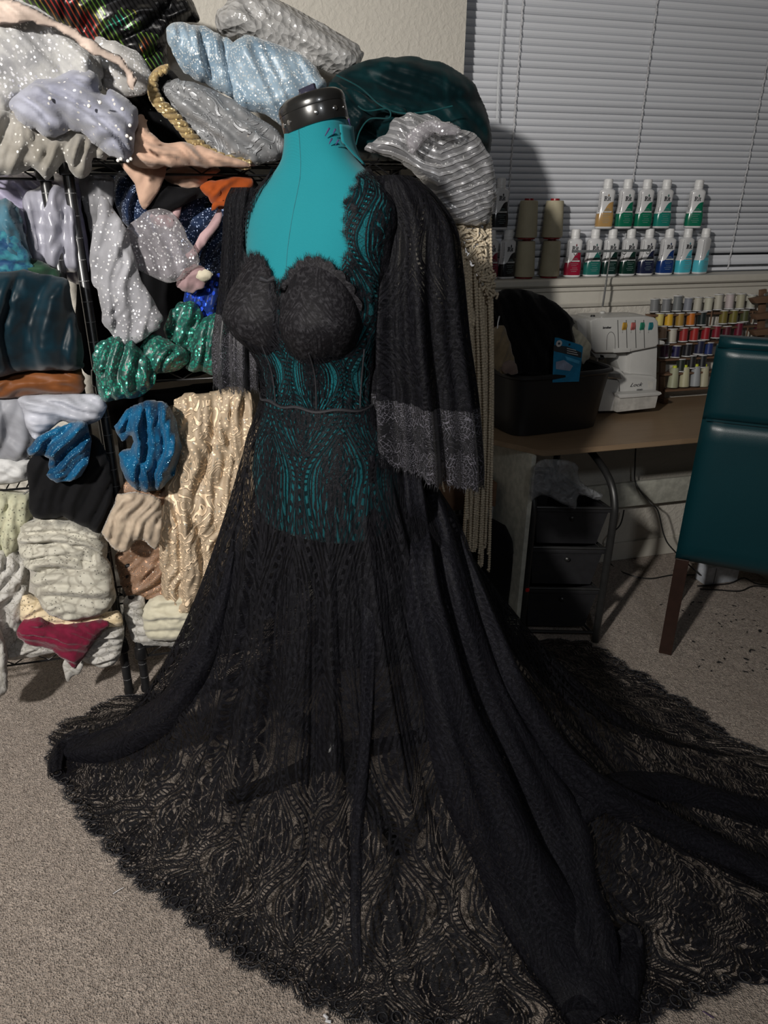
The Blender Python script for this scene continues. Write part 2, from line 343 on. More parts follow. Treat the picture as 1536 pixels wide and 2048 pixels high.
# ================================================================ WIRE RACKS
M_blk = plain('black_coated_steel', (.010, .010, .011), .32, bstr=.05, spec=.6); M_ring = plain('pale_post_groove', (.16, .16, .165), .35, bstr=0)  # groove rings are a paler grey than the black posts
def rack(label, x0, x1, shelves, y0=2.0, y1=2.36, top=1.62):
    r = empty('wire_rack', label, 'rack', (x0 if x0 > -.5 else x1, y0, 0))
    for x in (x0, x1):
        for y in (y0, y1):
            p = link('post', lathe([(.0125, .0), (.0165, .004), (.0165, .02), (.0135, .026)]+[(.0135, top), (.011, top+.006)], 16, (x, y, 0)), M_blk, r)
            if y == y0:
                bm = bmesh.new()
                for z in np.arange(.06, top, .0254*2): lathe([(.0135, z-.0012), (.01385, z-.0006), (.01385, z+.0006), (.0135, z+.0012)], 12, (x, y, 0), bm=bm)
                link('groove_rings', bmme('g', bm), M_ring, p)['kind'] = 'stuff'
    for z in shelves:
        bm = bmesh.new()
        for y in (y0, y1):
            tube([(x0, y, z+.012), (x1, y, z+.012)], .0036, 6, bm=bm); tube([(x0, y, z-.022), (x1, y, z-.022)], .0032, 6, bm=bm)
            n = int((x1-x0)/.05); pts = [(x0+.02+(x1-x0-.04)*i/n, y, z+(.010 if i % 2 else -.020)) for i in range(n+1)]; tube(pts, .0024, 5, bm=bm)
        for x in (x0, x1):
            tube([(x, y0, z+.012), (x, y1, z+.012)], .0036, 6, bm=bm); tube([(x, y0, z-.022), (x, y1, z-.022)], .0032, 6, bm=bm)
            for y in (y0, y1): lathe([(.019, z-.026), (.021, z-.02), (.017, z+.016), (.016, z+.018)], 14, (x, y, 0), bm=bm)
        s = link('shelf_frame', bmme('s', bm), M_blk, r); bm = bmesh.new()
        for x in np.arange(x0+.025, x1-.01, .026): tube([(x, y0, z+.016), (x, y1, z+.016)], .0018, 4, bm=bm)
        for y in (y0+.12, y1-.12): tube([(x0, y, z+.010), (x1, y, z+.010)], .003, 5, bm=bm)
        k = link('shelf_wires', bmme('s', bm), M_blk, s); k['kind'] = 'stuff'
    return r
rack('black wire shelving rack at the left edge stuffed with satin and cream lace', -1.5, -.282, (1.535, .722, .19))
rack('black wire shelving rack directly behind the dress form with green sequins and gold beading', -.229, .70, (1.548, 1.035, .155))

# ================================================================ CLOTH FROM OUTLINES
def seg_d(P, Q):
    A = Q; B = np.roll(Q, -1, 0); AB = B-A; L = (AB**2).sum(1)+1e-12; best = np.full(len(P), 1e9); near = np.zeros_like(P); ins = np.zeros(len(P), bool)
    for i in range(len(A)):
        t = np.clip(((P-A[i])@AB[i])/L[i], 0, 1); C = A[i]+t[:, None]*AB[i]; d = ((P-C)**2).sum(1); k = d < best; best[k] = d[k]; near[k] = C[k]
        c = ((A[i, 1] > P[:, 1]) != (B[i, 1] > P[:, 1])); ins ^= c & (P[:, 0] < (B[i, 0]-A[i, 0])*(P[:, 1]-A[i, 1])/(B[i, 1]-A[i, 1]+1e-15)+A[i, 0])
    return np.sqrt(best), near, ins
def cloth(name, poly, Y, thick, mat, fold=(90, .05, .012), res=.0050, seed=0, back=.05, label=None, cat='fabric', group=None, parent=None, warp=1., sub=5, w=None, rough=.004, lean=0., fan=0., thin=False):
    """a bundle / hanging of cloth: outline on the plane y=Y, swelling towards the room, creased into folds, closed behind"""
    q = spline(poly, sub, True); Q = np.array([aty(a, b, Y)[[0, 2]] for a, b in q]); Q += rough*np.stack([noise(np.arange(len(Q))*.7, Q[:, 0]*0, seed), noise(np.arange(len(Q))*.7, Q[:, 0]*0+9, seed)], -1)
    lo = Q.min(0)-res; hi = Q.max(0)+res; nx = int((hi[0]-lo[0])/res)+2; nz = int((hi[1]-lo[1])/res)+2
    X, Z = np.meshgrid(lo[0]+np.arange(nx)*res, lo[1]+np.arange(nz)*res); P = np.stack([X.ravel(), Z.ravel()], -1)
    cc = P.reshape(nz, nx, 2)[:-1, :-1].reshape(-1, 2)+res/2; _, _, ins = seg_d(cc, Q); ins = ins.reshape(nz-1, nx-1)
    idx = np.arange(nx*nz).reshape(nz, nx); fs = np.stack([idx[:-1, :-1], idx[:-1, 1:], idx[1:, 1:], idx[1:, :-1]], -1)[ins]
    used = np.unique(fs); mp = -np.ones(nx*nz, int); mp[used] = np.arange(len(used)); fs = mp[fs]; P = P[used]
    d, near, inside = seg_d(P, Q); cnt = np.zeros(len(P), int); np.add.at(cnt, fs.ravel(), 1); bd = cnt < 4
    P = np.where(bd[:, None], near, P); d = np.where(bd, 0, d); dm = d.max()+1e-6; w = min(w or .012+thick*.55, dm)
    e = np.clip(d/w, 0, 1); prof = np.sqrt(np.clip(1-(1-e)**2, 0, 1)); hfall = .75+.25*np.clip(d/dm, 0, 1)
    def folds(P, fo, sd):
        a = math.radians(fo[0]); c, s = math.cos(a), math.sin(a); ctr = P.mean(0); D = P-ctr
        if fan: ang = fan*(D@np.array([-s, c]))/(np.abs(D).max()+1e-6); along = D@np.array([c, s]); across = (D@np.array([-s, c]))*(1+fan*along*3)
        else: along = D@np.array([c, s]); across = D@np.array([-s, c])
        lam = fo[1]; tot = 0
        for kk, (lm, am0, wp) in enumerate(((lam, 1., 1.15), (lam*.47, .52, 1.5))):
            ac = across+warp*lm*wp*fbm(along/lm*.20+5+kk*7, across/lm*.18, sd+kk*5, 2); ph = ac/lm+kk*.3
            k = np.floor(ph); t = ph-k; ki = k.astype(np.int64); am = .35+.65*_h(ki, ki*0+3, sd+kk); am2 = .35+.65*_h(ki+1, ki*0+3, sd+kk)
            p0 = np.where(_h(ki, ki*0+8, sd) < .5, .22, .72)+.12*_h(ki, ki*0+9, sd)-.06; tt = np.where(t < p0, t/p0, (1-t)/(1-p0)); r = 1-(1-tt)**1.9
            tot = tot+am0*r*am*(.9+.2*noise(along/lm*.2, ki*3.1, sd+3))
        g = noise(P[:, 0]/.022, P[:, 1]/.022, sd+30); crk = 1-np.abs(noise(P[:, 0]/(lam*.8)+.4*g, P[:, 1]/(lam*.8), sd+12))
        return fo[2]*(1.45*tot+.22*crk**3+.22*fbm(P[:, 0]/lam*.5, P[:, 1]/lam*.5, sd+8, 2))
    fold = (fold[0], fold[1], fold[2]*1.7); fold = (fold[0], fold[1]*.85, fold[2]); thick = thick*.55; fo = folds(P, fold, seed)+.0015*fbm(P[:, 0]/.010, P[:, 1]/.014, seed+20, 2)
    out = thick*(.22+.78*prof)*hfall+fo*np.clip(.55+d/.03, .0, 1)
    ed = np.concatenate([fs[:, [0, 1]], fs[:, [1, 2]], fs[:, [2, 3]], fs[:, [3, 0]]]); deg = np.bincount(ed[:, 0], minlength=len(P))+np.bincount(ed[:, 1], minlength=len(P))
    for _ in range(2): out = .5*out+.5*(np.bincount(ed[:, 0], out[ed[:, 1]], len(P))+np.bincount(ed[:, 1], out[ed[:, 0]], len(P)))/deg
    lz = (P[:, 1]-P[:, 1].min()); y = np.full(len(P), Y)+lean*lz
    base = np.stack([P[:, 0], y, P[:, 1]], -1); dr = CAM-base; dr /= np.linalg.norm(dr, axis=1)[:, None]; dr = dr*.6+np.array([0, -.4, 0]); dr /= np.linalg.norm(dr, axis=1)[:, None]
    fr_ = base+dr*out[:, None]; bk = base+np.array([0, 1, 0])*(back*prof)[:, None]
    if thin: bk = fr_+np.array([0, .004, 0])*np.clip(d/.01, 0, 1)[:, None]
    n = len(P); bi = np.where(bd, np.arange(n), np.arange(n)+n); V = np.concatenate([fr_, bk]); keep = np.ones(2*n, bool); keep[n:][bd] = False
    m2 = -np.ones(2*n, int); m2[keep] = np.arange(keep.sum()); fb = m2[bi[fs][:, ::-1]]; ok = np.array([len(set(a)) > 2 and not all(bd[q2] for q2 in o_) for a, o_ in zip(fb, fs)])
    allb = np.array([all(bd[q2] for q2 in o_) for o_ in fs]); faces = [tuple(a) for a in fs]+[tuple(a) for a, b_ in zip(fb, allb) if not b_]
    mesh = me(name, V[keep], faces, np.stack([V[keep][:, 0], V[keep][:, 2]], -1)); bpy_o = link(name, mesh, mat, parent, label=label if parent is not None else None)
    if parent is None: tag(bpy_o, label, cat, group)
    return bpy_o
# ---- cloth materials
WHT = (.95, .95, .98)
Mc = dict(
 rainbow=None,
 whiteglit=fabric('white_glitter_tulle', (.36, .36, .375), .7, .4, glit=(130, .34, WHT, .35), c2=(.46, .455, .44), wrinkle=.5),
 peachorg=fabric('peach_organza', (.62, .50, .43), .5, .1, alpha=.85),
 pearl=fabric('lavender_pearl_tulle', (.27, .28, .36), .7, .4, glit=(62, .16, (.95, .93, .9), .35), c2=(.38, .39, .47), alpha=.88, wrinkle=.4),
 ivory=fabric('ivory_glitter_tulle', (.27, .25, .215), .7, .4, glit=(85, .2, (1, .98, .92), .3), c2=(.36, .34, .31), alpha=.85, wrinkle=.4),
 greyglit=fabric('silver_white_sequin_mesh', (.42, .41, .40), .5, .3, glit=(170, .36, WHT, .4)),
 silverlace=embroid('silver_sequin_lace', (.45, .46, .48), (1, 1, 1), 11, metal=.5), 
 beaded=None,
 blueglit=fabric('pale_blue_glitter', (.20, .30, .40), .42, .3, glit=(190, .36, (.9, .97, 1), .42), c2=(.28, .38, .47), wrinkle=.12, spec=.7),
 wrap=fabric('plastic_wrapped_white', (.42, .415, .41), .18, .0, crinkle=1.6, wrinkle=.7, spec=1.),
 tealvelvet=fabric('dark_teal_velvet', (.0015, .012, .015), .5, .03, c2=(.003, .024, .028), wrinkle=.15),
 tealedge=fabric('teal_velvet_edge', (.006, .06, .066), .6, .1),
 peach=fabric('peach_jersey', (.50, .33, .245), .8, .25, wrinkle=.15),
 black=fabric('black_cloth', (.0045, .0045, .0055), .85, .04), blackvel=fabric('black_velvet_sequin', (.0035, .0035, .0045), .8, .04, glit=(90, .12, (.8, .9, .8), .06)),
 navyglit=fabric('navy_glitter', (.008, .016, .045), .55, .15, glit=(230, .36, (.5, .62, .9), .22), c2=(.014, .028, .07)),
 dot=fabric('grey_dotted_tulle', (.30, .30, .325), .7, .4, glit=(115, .25, WHT, .5), c2=(.36, .36, .39), alpha=.85), dotthin=fabric('sheer_dotted_tulle', (.36, .34, .37), .7, .4, glit=(110, .25, WHT, .5), alpha=.42),
 greytul=fabric('smoke_tulle', (.22, .22, .235), .7, .3, glit=(100, .2, WHT, .2), alpha=.75),
 pink=fabric('dusty_pink_organza', (.42, .28, .29), .6, .3, alpha=.9), orange=fabric('orange_cotton', (.30, .058, .009), .75, .2), yellowish=fabric('cream_scrap', (.6, .55, .42), .7, .2),
 greenseq=fabric('green_sequin', (.002, .036, .028), .45, .1, glit=(125, .40, (.03, .34, .24), .5), c2=(.003, .075, .062), wrinkle=.8, spec=.8),
 blueseq=fabric('cobalt_sequin', (.006, .02, .11), .4, .1, glit=(70, .42, (.03, .10, .75), .6)),
 bluevel=fabric('blue_glitter_velvet', (.002, .050, .125), .4, .15, glit=(240, .22, (.3, .75, 1), .22), c2=(.004, .085, .19), wrinkle=.15),
 gold=embroid('gold_beaded_lace', (.95, .74, .52), (1, .95, .8), 8.5, metal=.12), copper=embroid('copper_sequin_lace', (.50, .30, .19), (1, .85, .7), 15, metal=.6),
 beigeorg=fabric('beige_organza', (.52, .42, .32), .5, .3, alpha=.72), cream=fabric('cream_crinkle', (.52, .49, .38), .85, .3, crinkle=.5, wrinkle=.35),
 lav=fabric('lavender_satin', (.34, .32, .44), .26, .0, wrinkle=.1, spec=.7), satin=fabric('white_satin', (.27, .27, .32), .25, 0, wrinkle=.08, spec=.7), shortw=fabric('white_satin_fold', (.36, .37, .42), .35, 0, wrinkle=.15),
 bluorg=fabric('blue_green_organza', (.03, .09, .13), .35, .3, c2=(.09, .21, .28), cscale=9), darkgreen=fabric('dark_green_chiffon', (.008, .03, .02), .6, .2, c2=(.02, .06, .03)), bluepr=fabric('blue_print', (.01, .05, .13), .6, .2, c2=(.03, .16, .2), cscale=50),
 tealsatin=fabric('dark_teal_satin', (.0012, .006, .010), .42, .15, c2=(.002, .016, .026), wrinkle=.05), rust=fabric('rust_satin', (.13, .042, .011), .5, .2, wrinkle=.06),
 greyvel=fabric('silver_grey_velvet', (.22, .225, .25), .45, .2, wrinkle=.15), whitecot=fabric('white_cotton', (.45, .45, .45), .8, .2),
 lace=lacecloth('cream_lace', (.46, .44, .375), (.33, .31, .26)), lacew=lacecloth('white_lace', (.45, .435, .41), (.34, .325, .295), 75), laceg=lacecloth('greenish_cream_lace', (.42, .42, .30), (.42, .41, .29), 45), lacey=lacecloth('yellow_eyelet_lace', (.68, .56, .38), (.50, .40, .25), 60, .35),
 burg=fabric('burgundy_lace', (.15, .008, .030), .8, .2, crinkle=.6, wrinkle=.5), rope=fabric('gold_rope', (.30, .215, .10), .4, .2, glit=(150, .4, (.8, .65, .35), .2), wrinkle=1.))
m = newmat('rainbow_striped_sequin'); v = coords(); x, y, z = sep(v); st = smooth_(sn((x*1.+z*.55)*520.+tnoise(v, 12, 1)*4.), .35, .7); n = tnoise(v, 8, 2)
c1 = mixc(smooth_(n, .38, .5), (.45, .05, .04), (.16, .30, .05)); c1 = mixc(smooth_(n, .55, .68), c1, (.02, .35, .25)); finish(mixc(st*(tnoise(v, 5, 2) > .49), (.005, .005, .006), c1), .35, st*.6, bump=st, bstr=.8); Mc['rainbow'] = m
m = newmat('silver_beaded_lace'); v = coords('UV'); x, y, z = sep(v); ph = (y*1.-ab(x-.66)*.35)*150.+tnoise(v, 5, 2)*9.; ln = smooth_(sn(ph*2.4), -.1, .6); d, cc = tvor(v, 150); s_ = sep(cc)[0]
bd_ = (d < .33)*smooth_(sn(ph*1.2), .55, .8); al = mx(ln, bd_); finish(mixc(al, (.17, .17, .18), mixc(bd_*(s_ > .6), (.50, .50, .52), (1, 1, 1))), .35, al*.45, bump=al, bstr=1., bdist=.003, sheen=.2); Mc['beaded'] = m
TOP = 'fabrics heaped on top of the wire racks'; MID = 'fabrics on the shelf behind the dress'; LOW = 'trimmed fabrics on the lower shelf behind the dress'; LA = 'fabrics in the left rack'; CR = 'cream and white laces at the bottom of the left rack'
def C(name, poly, Y, th, mt, label, group=None, **k): return cloth(name, poly, Y, th, Mc[mt], label=label, group=group, **k)
sd = iter(range(10, 900, 7))
# -- top of racks, back to front
C('fabric_bundle', [(40, -30), (250, -40), (360, -15), (400, 40), (345, 58), (335, 130), (330, 200), (290, 190), (240, 125), (170, 80), (90, 40)], 2.22, .12, 'rainbow', 'black sequinned fabric with rainbow red and green stripes piled at the top left', TOP, fold=(20, .07, .02), seed=next(sd))
C('fabric_bundle', [(250, 170), (330, 140), (380, 190), (430, 250), (450, 325), (380, 330), (290, 330), (255, 300)], 2.15, .10, 'blackvel', 'black velvet cloth bunched between pearl tulle and silver sequins', TOP, fold=(-60, .06, .02), seed=next(sd))
C('fabric_roll', [(430, 40), (445, 12), (480, -12), (560, 2), (645, 52), (712, 88), (724, 118), (692, 152), (645, 143), (570, 115), (520, 95), (462, 78), (436, 62)], 2.16, .10, 'wrap', 'white fabric roll in shiny clear plastic wrap at the very top by the wall', TOP, fold=(-30, .09, .012), seed=next(sd), w=.07)
C('velvet_bundle', [(630, 190), (660, 160), (700, 136), (760, 120), (830, 116), (900, 136), (945, 172), (970, 225), (978, 300), (950, 330), (860, 320), (760, 320), (700, 310), (655, 260)], 2.06, .16, 'tealvelvet', 'huge dark teal velvet heap on the rack beside the window blind', TOP, fold=(-10, .15, .016), seed=next(sd), back=.12)
C('velvet_fold', [(655, 168), (700, 176), (742, 200), (800, 216), (808, 228), (760, 226), (742, 246), (725, 250), (705, 290), (690, 270), (700, 240), (672, 205)], 1.93, .03, 'tealvelvet', 'narrow crumpled teal velvet strip falling behind the form neck cap', TOP, fold=(-40, .03, .014), seed=next(sd))
for i, pts in enumerate(([(672, 150), (720, 175), (760, 210), (800, 226), (850, 224), (905, 212)], [(716, 212), (735, 222), (775, 218), (778, 236), (740, 238), (720, 262), (712, 290)])):
    o = link('velvet_edge', tube([aty(a, b, 1.885-i*.01) for a, b in spline(pts, 6)], .0017, 6), Mc['tealedge']); tag(o, ['thin bright teal velvet selvedge running across the dark teal heap', 'short curled teal velvet ribbon end just right of the neck cap'][i], 'fabric', TOP)
C('glitter_fabric', [(336, 54), (372, 50), (404, 56), (440, 72), (470, 92), (478, 140), (476, 205), (450, 192), (410, 170), (372, 150), (352, 120), (338, 88)], 2.02, .07, 'blueglit', 'left lobe of pale blue glitter fabric with a rolled upper hem', TOP, fold=(-80, .06, .022), seed=next(sd))
C('glitter_fabric', [(462, 92), (500, 74), (560, 96), (615, 122), (642, 160), (650, 185), (600, 214), (590, 236), (560, 250), (520, 228), (474, 208), (460, 150)], 1.98, .09, 'blueglit', 'large pale blue glitter fabric bundle just above the neck cap', TOP, fold=(-62, .09, .018), seed=next(sd), warp=.5)
C('sequin_lace_roll', [(326, 178), (350, 158), (385, 168), (440, 186), (500, 222), (560, 268), (574, 300), (548, 322), (490, 332), (440, 318), (400, 280), (352, 228)], 1.97, .06, 'silverlace', 'clear and silver sequin lace roll lying behind the form neck', TOP, fold=(-36, .05, .012), seed=next(sd))
rp = spline([(330, 140), (310, 150), (306, 180), (318, 206), (350, 236), (380, 272), (410, 300), (450, 318), (498, 330)], 8); bm = bmesh.new()
for k in range(3): tube([Vector(aty(a, b, 1.93))+Vector((.007*math.cos(i*.7+k*2.1), .007*math.sin(i*.7+k*2.1), .007*math.sin(i*.7+k*2.1+1))) for i, (a, b) in enumerate(rp)], .0068, 8, bm=bm)
tag(link('gold_trim', bmme('rope', bm), Mc['rope']), 'twisted gold rope trim along the lower edge of silver sequins', 'trim', TOP)
C('glitter_mesh', [(185, 80), (225, 82), (270, 105), (305, 145), (312, 172), (280, 194), (235, 192), (200, 170), (185, 130)], 2.0, .07, 'greyglit', 'rounded silver white glitter mesh end next to the gold rope', TOP, fold=(-40, .06, .01), seed=next(sd))
C('glitter_tulle', [(-60, 10), (20, -5), (75, 20), (130, 55), (170, 90), (200, 110), (206, 165), (190, 195), (130, 205), (60, 195), (25, 225), (-20, 250), (-70, 240)], 1.97, .12, 'whiteglit', 'big white sparkling glitter tulle pile at the far top left corner', TOP, fold=(-50, .09, .022), seed=next(sd))
C('organza_cloth', [(-40, 5), (30, 2), (75, 22), (140, 52), (205, 92), (245, 118), (268, 152), (274, 158), (264, 182), (250, 150), (228, 128), (180, 108), (140, 78), (90, 50), (20, 48), (-40, 60)], 1.86, .008, 'peachorg', 'thin peach organza sash trailing diagonally over white glitter tulle', TOP, fold=(-28, .03, .008), seed=next(sd), thin=True)
C('glitter_tulle', [(-60, 232), (20, 220), (60, 245), (110, 268), (160, 262), (205, 292), (215, 320), (190, 318), (178, 352), (160, 360), (142, 338), (128, 322), (98, 364), (74, 338), (40, 346), (-20, 350), (-60, 345)], 1.95, .07, 'ivory', 'ivory tulle with silver flecks hanging in points over the rack front', TOP, fold=(60, .05, .018), seed=next(sd), sub=3)
C('pearl_tulle', [(22, 205), (60, 170), (110, 158), (165, 140), (192, 150), (205, 190), (222, 182), (262, 205), (276, 235), (268, 290), (262, 322), (235, 318), (200, 300), (172, 272), (140, 262), (110, 276), (70, 262), (38, 240)], 1.91, .10, 'pearl', 'pale lavender tulle scattered with pearls below the white glitter pile', TOP, fold=(-30, .05, .02), seed=next(sd))
bm = bmesh.new(); rr = random.Random(5)
for k in range(70):
    a, b = rr.uniform(60, 262), rr.uniform(185, 320)
    if b > 262+(a-110)*.4: continue
    bmesh.ops.create_icosphere(bm, subdivisions=1, radius=rr.choice((.0022, .003)), matrix=Matrix.Translation(Vector(aty(a, b, 1.79))))
M_pearl = plain('pearl', (.85, .82, .78), .2, bstr=0); bmp = bmesh.new()
for k, (a, b) in enumerate([(262, 318), (236, 321), (242, 318), (256, 322), (262, 277), (254, 272), (260, 251), (245, 218), (200, 205), (178, 212), (100, 197)]): bmesh.ops.create_icosphere(bmp, subdivisions=2, radius=.004, matrix=Matrix.Translation(Vector(aty(a, b, 1.80+.05*(b > 300)))))
bm.free(); ob = bpy.data.objects['pearl_tulle']; link('pearls', bmme('p', bmp), M_pearl, ob)['kind'] = 'stuff'
C('jersey_bundle', [(262, 322), (268, 280), (276, 232), (292, 240), (300, 262), (330, 285), (380, 288), (420, 298), (450, 312), (505, 330), (470, 338), (400, 334), (330, 336), (285, 336)], 1.94, .05, 'peach', 'crumpled peach jersey fabric resting on the top shelf rail', TOP, fold=(-20, .03, .016), seed=next(sd))
C('jersey_tail', [(243, 326), (290, 322), (328, 328), (328, 352), (318, 385), (290, 418), (276, 392), (262, 360)], 1.985, .018, 'peach', 'pointed peach jersey corner hanging below the top shelf rail', TOP, fold=(70, .05, .004), seed=next(sd), sub=3, back=.01)
C('jersey_tail', [(330, 330), (400, 332), (440, 336), (425, 352), (405, 372), (370, 374), (345, 368), (326, 355)], 2.03, .02, 'peach', 'short peach jersey fold hanging behind the top shelf rail', TOP, fold=(10, .03, .01), seed=next(sd), back=.01)
C('beaded_lace', [(726, 302), (748, 280), (776, 262), (784, 240), (812, 228), (846, 228), (880, 240), (912, 258), (945, 270), (968, 292), (984, 330), (988, 390), (974, 440), (950, 452), (905, 446), (890, 430), (866, 400), (840, 360), (800, 325), (760, 312)], 1.90, .09, 'beaded', 'silver beaded scalloped lace draped over the rack end beside the sleeve', TOP, fold=(-42, .05, .014), seed=next(sd))
C('lace_flap', [(812, 270), (850, 240), (900, 244), (922, 262), (905, 274), (868, 272), (842, 290), (826, 312), (815, 292)], 1.80, .012, 'dotthin', 'sheer white net flap lying across the silver beaded lace', TOP, fold=(-20, .02, .006), seed=next(sd), thin=True)
# -- rack behind dress, middle bay
C('black_backing', [(150, 350), (500, 350), (500, 560), (440, 735), (170, 745), (160, 500)], 2.30, .03, 'black', 'black sheet added for the dark interior at the back of the middle shelf', MID, fold=(80, .08, .02), seed=next(sd), res=.015)  # black sheet added to stand for the shade inside the shelf
C('glitter_fabric', [(222, 352), (270, 345), (330, 375), (400, 372), (460, 395), (480, 470), (470, 560), (430, 590), (380, 560), (320, 520), (270, 470), (235, 420)], 2.14, .10, 'navyglit', 'navy blue fabric with star like glitter behind the sheer tulle', MID, fold=(60, .06, .02), seed=next(sd))
C('black_fabric', [(330, 372), (400, 378), (420, 385), (370, 410), (320, 430), (292, 420), (300, 385)], 2.02, .03, 'black', 'black cloth fold beneath the peach corner', MID, fold=(30, .05, .01), seed=next(sd))
C('orange_fabric', [(402, 372), (440, 358), (500, 355), (498, 385), (465, 398), (462, 412), (440, 420), (418, 400)], 2.0, .035, 'orange', 'crumpled bright orange cloth under the top shelf beside the form', MID, fold=(40, .025, .012), seed=next(sd))
C('orange_fabric', [(420, 424), (424, 408), (448, 400), (460, 404), (458, 414), (438, 412)], 1.965, .012, 'orange', 'small orange cloth flap below the crumpled orange cloth', MID, fold=(20, .02, .002), seed=next(sd), back=.01)
C('pink_organza', [(300, 425), (330, 405), (362, 385), (366, 400), (355, 440), (340, 455), (310, 450)], 2.03, .02, 'pink', 'dusty pink organza corner rising above the dotted tulle', MID, fold=(50, .03, .008), seed=next(sd), sub=3)
C('pink_organza', [(372, 512), (400, 470), (436, 420), (444, 424), (440, 452), (415, 480), (395, 508), (380, 520)], 1.99, .012, 'pink', 'narrow dusty pink organza strip slanting across navy glitter', MID, fold=(55, .02, .005), seed=next(sd), sub=3)
C('pink_organza', [(352, 558), (372, 535), (398, 528), (420, 548), (410, 570), (388, 585), (360, 578)], 1.98, .03, 'pink', 'crumpled dusty pink organza scrap beside the sequinned blue', MID, fold=(30, .02, .01), seed=next(sd))
C('cream_scrap', [(392, 545), (410, 538), (424, 548), (418, 560), (398, 560)], 1.95, .015, 'yellowish', 'small cream scrap tucked above the blue sequins', MID, fold=(10, .02, .004), seed=next(sd))
C('sequin_fabric', [(372, 580), (400, 570), (440, 545), (450, 600), (445, 650), (395, 645), (370, 610)], 2.05, .05, 'blueseq', 'cobalt blue sequinned fabric peeking out left of the bodice', MID, fold=(70, .04, .01), seed=next(sd))
C('sequin_fabric', [(330, 660), (340, 625), (360, 603), (390, 605), (408, 630), (398, 665), (380, 698), (352, 712), (334, 692)], 2.01, .05, 'greenseq', 'emerald sequinned fabric lump, the upper one on the middle shelf', MID, fold=(60, .04, .018), seed=next(sd))
C('sequin_fabric', [(376, 700), (392, 655), (412, 632), (450, 632), (452, 742), (400, 742), (372, 735)], 1.98, .06, 'greenseq', 'emerald sequinned fabric lump against the left sleeve', MID, fold=(80, .05, .018), seed=next(sd))
C('sequin_fabric', [(276, 700), (300, 668), (335, 680), (372, 700), (376, 728), (340, 742), (300, 745), (280, 725)], 1.96, .06, 'greenseq', 'emerald sequinned fabric lump, middle one of the shelf heap', MID, fold=(50, .04, .02), seed=next(sd))
C('sequin_fabric', [(186, 735), (186, 705), (210, 678), (250, 672), (284, 700), (306, 735), (312, 762), (286, 788), (240, 796), (208, 798), (196, 770)], 1.93, .06, 'greenseq', 'emerald sequinned fabric spilling lowest over the shelf edge by the posts', MID, fold=(70, .045, .02), seed=next(sd))
C('smoke_tulle', [(160, 352), (222, 352), (226, 420), (204, 445), (196, 480), (182, 478), (170, 420)], 2.06, .015, 'greytul', 'smoke grey sheer tulle strip hanging from the top shelf by the posts', MID, fold=(85, .03, .01), seed=next(sd), thin=True)
C('dotted_tulle', [(238, 470), (262, 448), (296, 420), (342, 422), (368, 462), (398, 520), (392, 532), (360, 560), (340, 566), (300, 552), (272, 535), (250, 500)], 1.965, .025, 'dotthin', 'sheer pinkish dotted tulle puff to the right of the long tulle', MID, fold=(-60, .05, .012), seed=next(sd), sub=4)
C('dotted_tulle', [(192, 440), (205, 394), (222, 410), (250, 455), (262, 500), (276, 535), (294, 580), (324, 632), (320, 655), (296, 672), (244, 696), (224, 668), (206, 640), (198, 585), (182, 562), (182, 500)], 1.92, .035, 'dot', 'long pale grey dotted tulle hanging down over the middle shelf', MID, fold=(78, .05, .012), seed=next(sd), sub=3)
# -- rack behind dress, bottom bay
C('cloth_bundle', [(640, 1040), (820, 1035), (1010, 1050), (1012, 1250), (1000, 1360), (820, 1366), (640, 1385), (632, 1200)], 2.02, .03, 'black', 'black cloth covered bundle on the floor behind the gown skirt', LOW, fold=(90, .2, .006), seed=next(sd), res=.015)
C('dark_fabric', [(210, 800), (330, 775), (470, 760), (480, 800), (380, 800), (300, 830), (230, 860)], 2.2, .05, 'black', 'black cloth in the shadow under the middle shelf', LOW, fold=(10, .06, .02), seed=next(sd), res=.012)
C('beaded_gold_lace', [(345, 830), (352, 796), (400, 784), (500, 782), (520, 900), (520, 1050), (470, 1130), (430, 1190), (402, 1216), (352, 1222), (326, 1196), (318, 1110), (320, 1020), (340, 930)], 2.0, .10, 'gold', 'gold beaded and corded bridal lace standing beside the skirt', LOW, fold=(84, .07, .02), seed=next(sd))
C('sequin_lace', [(232, 1110), (256, 1085), (320, 1080), (345, 1120), (340, 1190), (300, 1196), (255, 1185), (236, 1150)], 2.02, .06, 'copper', 'copper toned sequin lace low behind the rack posts', LOW, fold=(40, .05, .014), seed=next(sd))
C('gold_trim', [(236, 985), (260, 960), (320, 965), (335, 1000), (300, 1015), (250, 1010)], 1.98, .03, 'copper', 'gold beaded lace edge under the blue velvet', LOW, fold=(60, .03, .01), seed=next(sd))
C('velvet_fabric', [(232, 850), (262, 812), (305, 798), (338, 812), (354, 842), (363, 890), (356, 930), (336, 962), (308, 979), (272, 976), (248, 945), (238, 908), (262, 895), (266, 868), (244, 880)], 1.93, .06, 'bluevel', 'bright blue glitter velvet hanging beside the gold lace', LOW, fold=(75, .05, .026), seed=next(sd), sub=4)
C('beige_organza', [(204, 1062), (222, 1015), (238, 988), (270, 982), (322, 995), (322, 1060), (310, 1100), (290, 1082), (268, 1082), (248, 1103), (222, 1090)], 1.90, .03, 'beigeorg', 'sheer beige organza draped across the rack posts', LOW, fold=(70, .03, .012), seed=next(sd), thin=True, sub=3)
C('cream_fabric', [(288, 1215), (310, 1195), (370, 1190), (402, 1212), (404, 1250), (380, 1274), (330, 1280), (296, 1276), (286, 1245)], 1.97, .05, 'cream', 'folded cream crinkle fabric on the bottom shelf right of the posts', LOW, fold=(-10, .05, .012), seed=next(sd))
